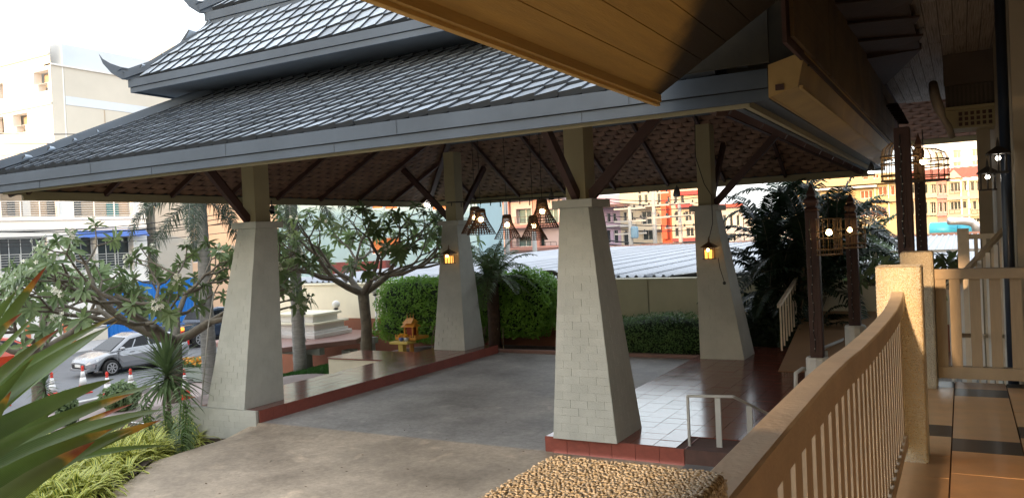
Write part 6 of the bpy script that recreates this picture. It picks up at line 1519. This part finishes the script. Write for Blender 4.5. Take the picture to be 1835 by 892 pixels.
for k, (u, v, d, lab) in enumerate(((95, 718, 25, 'leftmost traffic cone, beside the round leaved shrub'), (150, 704, 26, 'traffic cone behind the tips of the sword leaves, left of three'), (194, 718, 24, 'traffic cone at the middle of the row, cut off by a leaf'), (236, 712, 25, 'traffic cone with the widest white band, left of the dracaena'), (332, 712, 24, 'traffic cone right of the dracaena rosette'), (2, 728, 24, 'traffic cone at the very left edge of the picture'))):
    p = at(u, v, d=d); loc = Vector((p.x, p.y, max(p.z, ground_z(p.x, p.y)) if p.x > -23.6 else -1.9)); loc.z = ground_z(p.x, p.y) if p.x > -23.6 else -1.9
    q = (CAM-p).normalized()
    k_ = (loc.z-CH)/(p.z-CH); loc = CAM+(p-CAM)*k_
    loc.z = ground_z(loc.x, loc.y) if loc.x > -23.6 else -1.9
    if k == 0: base.location = loc; base['label'] = lab
    else: dup(base, loc, label=lab)
# flower planter by the street
p0, p1 = at(314, 660, z=-1.45), at(390, 660, z=-1.45)
t = thing('flower_planter', 'low grey planter with a row of orange and yellow flowers by the street', 'planter', (p0.x, p0.y, -1.9))
build(MB().beam(Vector((p0.x, p0.y, -1.62)), Vector((p1.x, p1.y+.3, -1.62)), .8, .5), 'trough', mat('grey_green_concrete', (0.24, 0.28, 0.26), 0.85, .15, 2), t)
b = MB(); g = MB(); rnd = random.Random(8)
for _ in range(900):
    q = vl(p0, p1+Vector((0, .3, 0)), rnd.random())+Vector((rnd.uniform(-.4, .4), rnd.uniform(-.4, .4), 0)); q.z = -1.38+rnd.uniform(0, .28); n_ = rdir(rnd, .6)
    a = n_.orthogonal().normalized()*.06; c = n_.cross(a); (b if q.z > -1.27 and rnd.random() < .7 else g).add([q-a, q-c, q+a, q+c], ((0, 1, 2, 3),))
stuff(build(b, 'flowers', mat('orange_petals', (0.72, 0.20, 0.03), 0.7, 0, col2=(0.75, 0.5, 0.06), scale=6), t)); stuff(build(g, 'foliage', M_HEDGE2, t))

# ------------------------------------------------------------------ ramp, rails, lantern posts
M_RAMP = mat('tan_ramp', (0.30, 0.17, 0.08), 0.75, .12, 1.5, .1, 30)
b = MB(); b.hexa([(-3.0, 15.0, -.01), (-1.0, 15.2, -.01), (-1.0, 21.5, -.3), (-3.35, 21.5, -.3), (-3.0, 15.0, .012), (-1.0, 15.2, .012), (-1.0, 21.5, .92), (-3.35, 21.5, .92)])
tag(build(b, 'ramp', M_RAMP, loc=(-2, 15, 0)), 'tan ramp rising away behind the lantern posts', 'ramp')
b = MB(); b.box(-3.6, 3, 21.5, 26, -.3, .92); tag(build(b, 'upper_landing', M_RAMP, loc=(0, 21.5, 0)), 'tan landing at the top of the ramp', 'landing')
def railing(name, label, pts, h, nb, mr, group=None, bw=.03):
    t = thing(name, label, 'railing', pts[0], group)
    for p, q in zip(pts, pts[1:]):
        p, q = Vector(p), Vector(q); build(MB().beam(p+Vector((0, 0, h)), q+Vector((0, 0, h)), .06, .07), 'top_rail', mr, t)
        L = (q-p).length; n = max(1, int(L/nb))
        for i in range(n):
            f = (i+.5)/n; r = vl(p, q, f); build(MB().box(r.x-bw/2, r.x+bw/2, r.y-bw/2, r.y+bw/2, r.z, r.z+h-.035), 'baluster', mr, t)
    return t
railing('ramp_railing', 'tan balustrade down the left side of the ramp', [(-3.18, 16.2, .15), (-3.36, 21.4, .92)], .92, .35, M_RAIL)
railing('landing_railing', 'tan balustrade along the far edge of the landing', [(-3.4, 22.0, .92), (1.5, 22.2, .92)], .92, .9, M_RAIL, bw=.12)
t = thing('ramp_handrail', 'pale tube handrail on the near side of the ramp behind the lantern posts', 'handrail', (-2.2, 14.8, 0))
P = [at(1470, 632, y=14.9), at(1478, 622, y=15.4), at(1530, 600, y=18.5)]
build(MB().tube(P, .03, 8), 'top_tube', M_GREYRAIL, t, smooth=True)
for (u, v, y) in ((1479, 628, 15.4), (1504, 612, 17.0), (1522, 605, 18.2)):
    p = at(u, v, y=y); build(MB().box(p.x-.04, p.x+.04, y-.02, y+.02, 0, p.z), 'flat_post', M_GREYRAIL, t)
t = thing('ramp_handrail', 'short white bent handrail peeping over the long sagging handrail', 'handrail', (-2.3, 13, 0))
P = [at(1426, 700, y=12.6), at(1426, 668, y=12.6), at(1438, 660, y=12.9), at(1462, 665, y=13.3)]
build(MB().tube(P, .03, 8), 'top_tube', M_WHITEP, t, smooth=True)
build(MB().tube([at(1446, 720, y=13.1), at(1446, 664, y=13.1)], .028, 8), 'post', M_WHITEP, t, smooth=True)

# pale handrail at the steps of the right podium
t = thing('step_handrail', 'white painted square tube handrail beside the podium steps', 'handrail', (-3.0, 9.6, -.2))
a0 = at(1237, 825, y=9.62); x0 = a0.x
A_ = at(1229, 708, y=9.62); B_ = at(1314, 710, y=10.5); C_ = at(1385, 745, y=11.1)
def sq(p, q, nm='bar', w_=.032): build(MB().beam(p, q, w_, w_), nm, M_GREYRAIL, t, bevel=.004)
A_ = Vector((x0, 9.62, A_.z))
B_ = at(1314, 710, z=A_.z); C_ = at(1376, 741, z=A_.z-.30)
sq(Vector((x0, 9.62, -.2)), A_, 'post'); sq(A_-Vector((0, .02, 0)), B_, 'top_bar'); sq(B_, B_+(C_-B_)*1.5, 'top_bar')
for (f, P0, P1) in ((.66, A_, B_), (.45, B_, C_)):
    q = vl(P0, P1, f); build(MB().box(q.x-.035, q.x+.035, q.y-.012, q.y+.012, -.2 if f > .6 else -.2, q.z-.02), 'flat_post', M_GREYRAIL, t, bevel=.003)

# dark red lantern posts with carved tips and white bases
def lantern_post(u, vt, vb, y, wpx, label, basev=None, tip=True):
    p = at(u, vb, y=y); a = at(u, vt, y=y); d = (Vector((p.x, y, 0))-Vector((0, 0, 0))).dot(Vector((cF.x, cF.y, 0))); w_ = wpx/FPX*d/2*.8
    x = at(u+2, (vt+vb)/2, y=y).x; H = a.z; zb = p.z
    t = thing('lantern_post', label, 'post', (x, y, 0), 'dark red timber lantern posts')
    build(MB().box(x-w_, x+w_, y-w_, y+w_, zb, H-.42), 'shaft', M_DARKWOOD, t, bevel=.01)
    build(MB().box(x-w_*.3, x+w_*.3, y-w_*1.12, y-w_*1.001, zb+.1, H-.5), 'face_strip', M_DARKWOOD, t)
    if tip: build(MB().lathe((x, y, H-.42), [(w_*1.2, 0), (w_*1.5, .03), (w_*.9, .07), (w_*1.45, .13), (w_*1.5, .17), (w_*.8, .22), (w_*1.0, .26), (w_*.5, .34), (.004, .42)], 4, True), 'carved_tip', M_DARKWOOD, t)
    if basev: build(MB().lathe((x, y, -.0), [(w_*1.9, 0), (w_*1.9, zb-.02), (w_*1.7, zb+.012)], 12), 'white_base', M_WHITEP, t)
    b = MB(); b.tube([(x-w_*.2+math.sin(i*.9+math.sin(i*1.7))*w_*.12, y-w_*1.25, zb+.1+i*(H-.55-zb)/30) for i in range(30)], .006, 4); build(b, 'light_string', M_BLACK, t)
    sb = MB()
    for i in range(14): sb.ball((x-w_*.2+math.sin(i*1.8)*w_*.12, y-w_*1.4, zb+.15+i*(H-.7-zb)/14), .008, 5, 4)
    stuff(build(sb, 'tiny_bulbs', mat('unlit_bulb', (.5, .5, .45), .2), t))
    return x, y, w_, H
lp1 = lantern_post(1457, 328, 640, 12.6, 27, 'nearest dark red lantern post, standing on a white base left of its cage lamp', 1)
lp2 = lantern_post(1526, 345, 583, 16.0, 24, 'second dark red lantern post on a white base, with a lit cage lamp on it', 1)
lp3 = lantern_post(1617, 160, 460, 9.8, 33, 'thickest dark red post rising to the gutter behind the sunlit roughcast post', None, False)
lp4 = lantern_post(1647, 238, 460, 12.5, 22, 'thin dark red post with a carved tip between the two round birdcages')

def pointlamp(p, e, c, r=.03):
    pass
def cage(c, r, h, label, ribs=16, dome=True, bulb=M_BULB, group='bamboo cage lamps'):
    t = thing('cage_lamp', label, 'lamp', c, group); c = Vector(c); b = MB()
    for k in range(ribs):
        a = 2*PI*k/ribs; d = Vector((math.cos(a), math.sin(a), 0))
        P = [c+d*r+Vector((0, 0, -h/2)), c+d*r+Vector((0, 0, h*.15))]
        if dome: P += [c+d*r*.88+Vector((0, 0, h*.36)), c+d*r*.5+Vector((0, 0, h*.5)), c+Vector((0, 0, h*.55))]
        else: P += [c+d*r+Vector((0, 0, h/2))]
        b.tube(P, .0045, 4)
    stuff(build(b, 'bars', M_CAGE, t))
    for z in (-h/2, -h*.36, -h*.05, h*.15)+(() if dome else (h/2,)): build(MB().add(*hoop(c+Vector((0, 0, z)), r+.004, .008)), 'hoop', M_CAGE, t)
    build(MB().lathe(c+Vector((0, 0, -h/2-.01)), [(r*.96, 0), (r*.96, .015)], 16), 'base', M_CAGE, t)
    build(MB().ball(c+Vector((0, 0, h*.12)), .045, 8, 6), 'bulb', bulb, t, smooth=True)
    build(MB().tube([c+Vector((0, 0, h*.12+.03)), c+Vector((0, 0, h*.55+.25))], .006, 4), 'cord', M_BLACK, t)
    return t
def hoop(c, R, r, n=20):
    P = []; f = []
    for k in range(n):
        a = 2*PI*k/n; d = Vector((math.cos(a), math.sin(a), 0))
        for (s, z) in ((-r, -r), (r, -r), (r, r), (-r, r)): P.append(c+d*(R+s)+Vector((0, 0, z)))
    for k in range(n):
        for i in range(4): j = (i+1) % 4; k2 = (k+1) % n; f.append((k*4+i, k2*4+i, k2*4+j, k*4+j))
    return P, f
c = at(1486, 424, y=12.4); cage(c, .17, .52, 'square bamboo cage lamp hanging right of the nearest lantern post', 14, False)
c = at(1523, 418, y=15.6); cage(c, .26, .52, 'lit bamboo cage lamp in front of the second lantern post', 16, False)
c = at(1612, 290, y=10.1); cage(c, .19, .42, 'round birdcage hanging behind the thickest post', 18, True)
c = at(1655, 296, y=12.2); cage(c, .30, .42, 'wide round birdcage lamp behind the thin carved post', 20, True)

# wicker fish trap pendants over the driveway
def trap(c, label, s=1.0, tilt=0, d=14):
    c = Vector(c); t = thing('wicker_pendant', label, 'pendant lamp', c, 'wicker fish trap pendants over the driveway')
    prof = [(.085, .24), (.10, .12), (.15, 0), (.22, -.12), (.27, -.22)]; prof = [(r*s, z*s) for r, z in prof]; b = MB(); n = 30
    for k in range(n):
        a = 2*PI*k/n; b.tube([c+Vector((math.cos(a)*r, math.sin(a)*r, z)) for r, z in prof], .0065*s, 3)
    stuff(build(b, 'canes', M_RATTAN, t))
    hb = MB()
    for k in range(11):
        f = k/10*4; i = min(3, int(f)); g = f-i; r, z = lerp(prof[i][0], prof[i+1][0], g), lerp(prof[i][1], prof[i+1][1], g); hb.add(*hoop(c+Vector((0, 0, z)), r, .005*s, 18))
    stuff(build(hb, 'weave', M_RATTAN, t))
    build(MB().lathe(c+Vector((0, 0, .20*s)), [(.088*s, 0), (.082*s, .06*s), (.05*s, .068*s)], 14), 'dark_collar', M_RATTAN, t)
    build(MB().ball(c+Vector((0, 0, .06*s)), .045, 10, 8), 'bulb', M_BULB, t, smooth=True)
    top = min(5.2, ceil_z(-1.0)); build(MB().tube([c+Vector((0, 0, .1)), Vector((c.x, c.y, 6.0))], .005, 4), 'cord', M_BLACK, t)
D = 13.5
trap(at(852, 396, d=13.6), 'leftmost wicker pendant, hanging against the far left pillar', .92)
trap(at(862, 399, d=13.0), 'wicker pendant overlapping the leftmost one, just right of it', .86)
trap(at(909, 408, d=13.3), 'middle wicker pendant of the lower row, hanging alone', .82)
trap(at(956, 410, d=13.4), 'lower right wicker pendant in front of the pink building', .85)
trap(at(972, 385, d=12.8), 'highest and darkest wicker pendant, beside the nearest capital', .95)
b = MB(); L0, L1 = at(800, 363, d=13.5), at(1010, 352, d=13.5); b.tube([L0, L1], .012, 5)
for k in range(12): q = vl(L0, L1, (k+.5)/12); b.tube([q, q-Vector((0, 0, .06+.03*(k % 3)))], .01, 4)
tag(build(b, 'lamp_wire', M_BLACK), 'horizontal wire with small hooks above the wicker pendants', 'wire')

# amber lanterns on the far pillars
def amber(c, label, s=1.0, lit=M_AMBER, bulb=M_BULB, metal=None):
    c = Vector(c); t = thing('wall_lantern', label, 'lantern', c, 'small roofed lanterns'); m = metal or mat('lantern_wood', (0.10, 0.05, 0.022), 0.6, .2, 8)
    h = .11*s
    for sx in (-1, 0, 1):
        for sy in (-1, 1): build(MB().box(c.x+sx*.085*s-.007, c.x+sx*.085*s+.007, c.y+sy*.085*s-.007, c.y+sy*.085*s+.007, c.z-h, c.z+h), 'bar', m, t)
    for sx in (-1, 1): build(MB().box(c.x+sx*.085*s-.007, c.x+sx*.085*s+.007, c.y-.007, c.y+.007, c.z-h, c.z+h), 'bar', m, t)
    build(MB().box(c.x-.11*s, c.x+.11*s, c.y-.11*s, c.y+.11*s, c.z-h-.015, c.z-h), 'floor', m, t)
    build(MB().lathe((c.x, c.y, c.z+h), [(.20*s, 0), (.19*s, .012), (.09*s, .07*s), (.03*s, .10*s), (.02*s, .16*s), (.002, .22*s)], 4, True), 'roof', m, t)
    if lit: build(MB().box(c.x-.07*s, c.x+.07*s, c.y-.07*s, c.y+.07*s, c.z-h+.003, c.z+h*.5), 'glass', lit, t)
    build(MB().ball((c.x, c.y-(.09*s if lit else 0), c.z+h*.55), .03*s, 8, 6), 'bulb', bulb, t, smooth=True)
    return t
c = at(805, 463, y=15.85); amber(c, 'amber lantern glowing on the front of the far left pillar')
c = at(1271, 453, y=15.83); amber(c, 'amber lantern glowing on the front of the far right pillar')
P = [at(1245, 205, y=16.0), at(1246, 280, y=16.02), at(1262, 330, y=16.05), at(1275, 350, y=15.98), at(1277, 400, y=15.86), at(1270, 430, y=15.85)]
tag(build(MB().tube(P, .008, 4), 'lamp_cable', M_BLACK), 'loose black cable running down the far right neck to its lantern', 'cable')
P = [at(1287, 462, y=15.9), at(1290, 480, y=15.9), at(1298, 505, y=15.93)]
b = MB().tube(P, .007, 4); b.ball(at(1298, 507, y=15.9), .035, 8, 6); tag(build(b, 'hanging_plug', M_BLACK), 'cable with a dark round plug hanging below the right amber lantern', 'cable')
# white lit lanterns on the right column
M_WGL = mat('white_lantern_glass', (0.8, 0.8, 0.78), 0.3, emit=(1, .97, .9), es=.5)
dkm = mat('dark_lantern_metal', (0.03, 0.025, 0.02), 0.6, .2, 8)
c = at(1789, 292, y=9.0); amber(c, 'larger white lit lantern with a spreading roof on the dark pipe', .75, None, M_BULBW, dkm)
c = at(1770, 325, y=9.4); amber(c, 'smaller white lit lantern with a spire, lower left of the larger one', .70, None, M_BULBW, dkm)
# floodlights under the eaves
def flood(c, aim, label, lit, s=.075):
    c = Vector(c); a = Vector(aim).normalized(); t = thing('floodlight', label, 'floodlight', c, 'spotlights under the porch eaves')
    build(MB().tube([c-a*s*1.4, c-a*s*.3, c+a*s*.9], [s*.5, s*.85, s], 12), 'lamp_head', mat('grey_lamp_metal', (0.12, 0.12, 0.12), 0.4, .1, 5), t, smooth=True)
    build(MB().tube([c+a*s*.9, c+a*s*.98], [s*.88, s*.85], 12), 'lens', M_BULBW if lit else M_CGLASS, t)
    build(MB().tube([c-a*s, c+Vector((0, 0, .16))], .012, 5), 'bracket', M_BLACK, t)
flood(at(765, 367, y=19.0), (.5, -.8, -.35), 'lit white floodlight at the far left corner of the eaves', True, .10)
flood(at(1561, 303, y=16.2), (0, -.35, -.9), 'lit flat downlight at the far right corner under the gutter', True, .07)
flood(at(487, 376, y=10.3), (.3, -.5, -.8), 'small unlit spotlight beside the left front neck', False, .06)
flood(at(1213, 345, y=17.5), (0, -.3, -.9), 'small black spotlight under the far eaves left of the far right neck', False, .085)
flood(at(988, 352, y=13.0), (0, -.3, -.9), 'small black spotlight left of the nearest neck', False, .055)
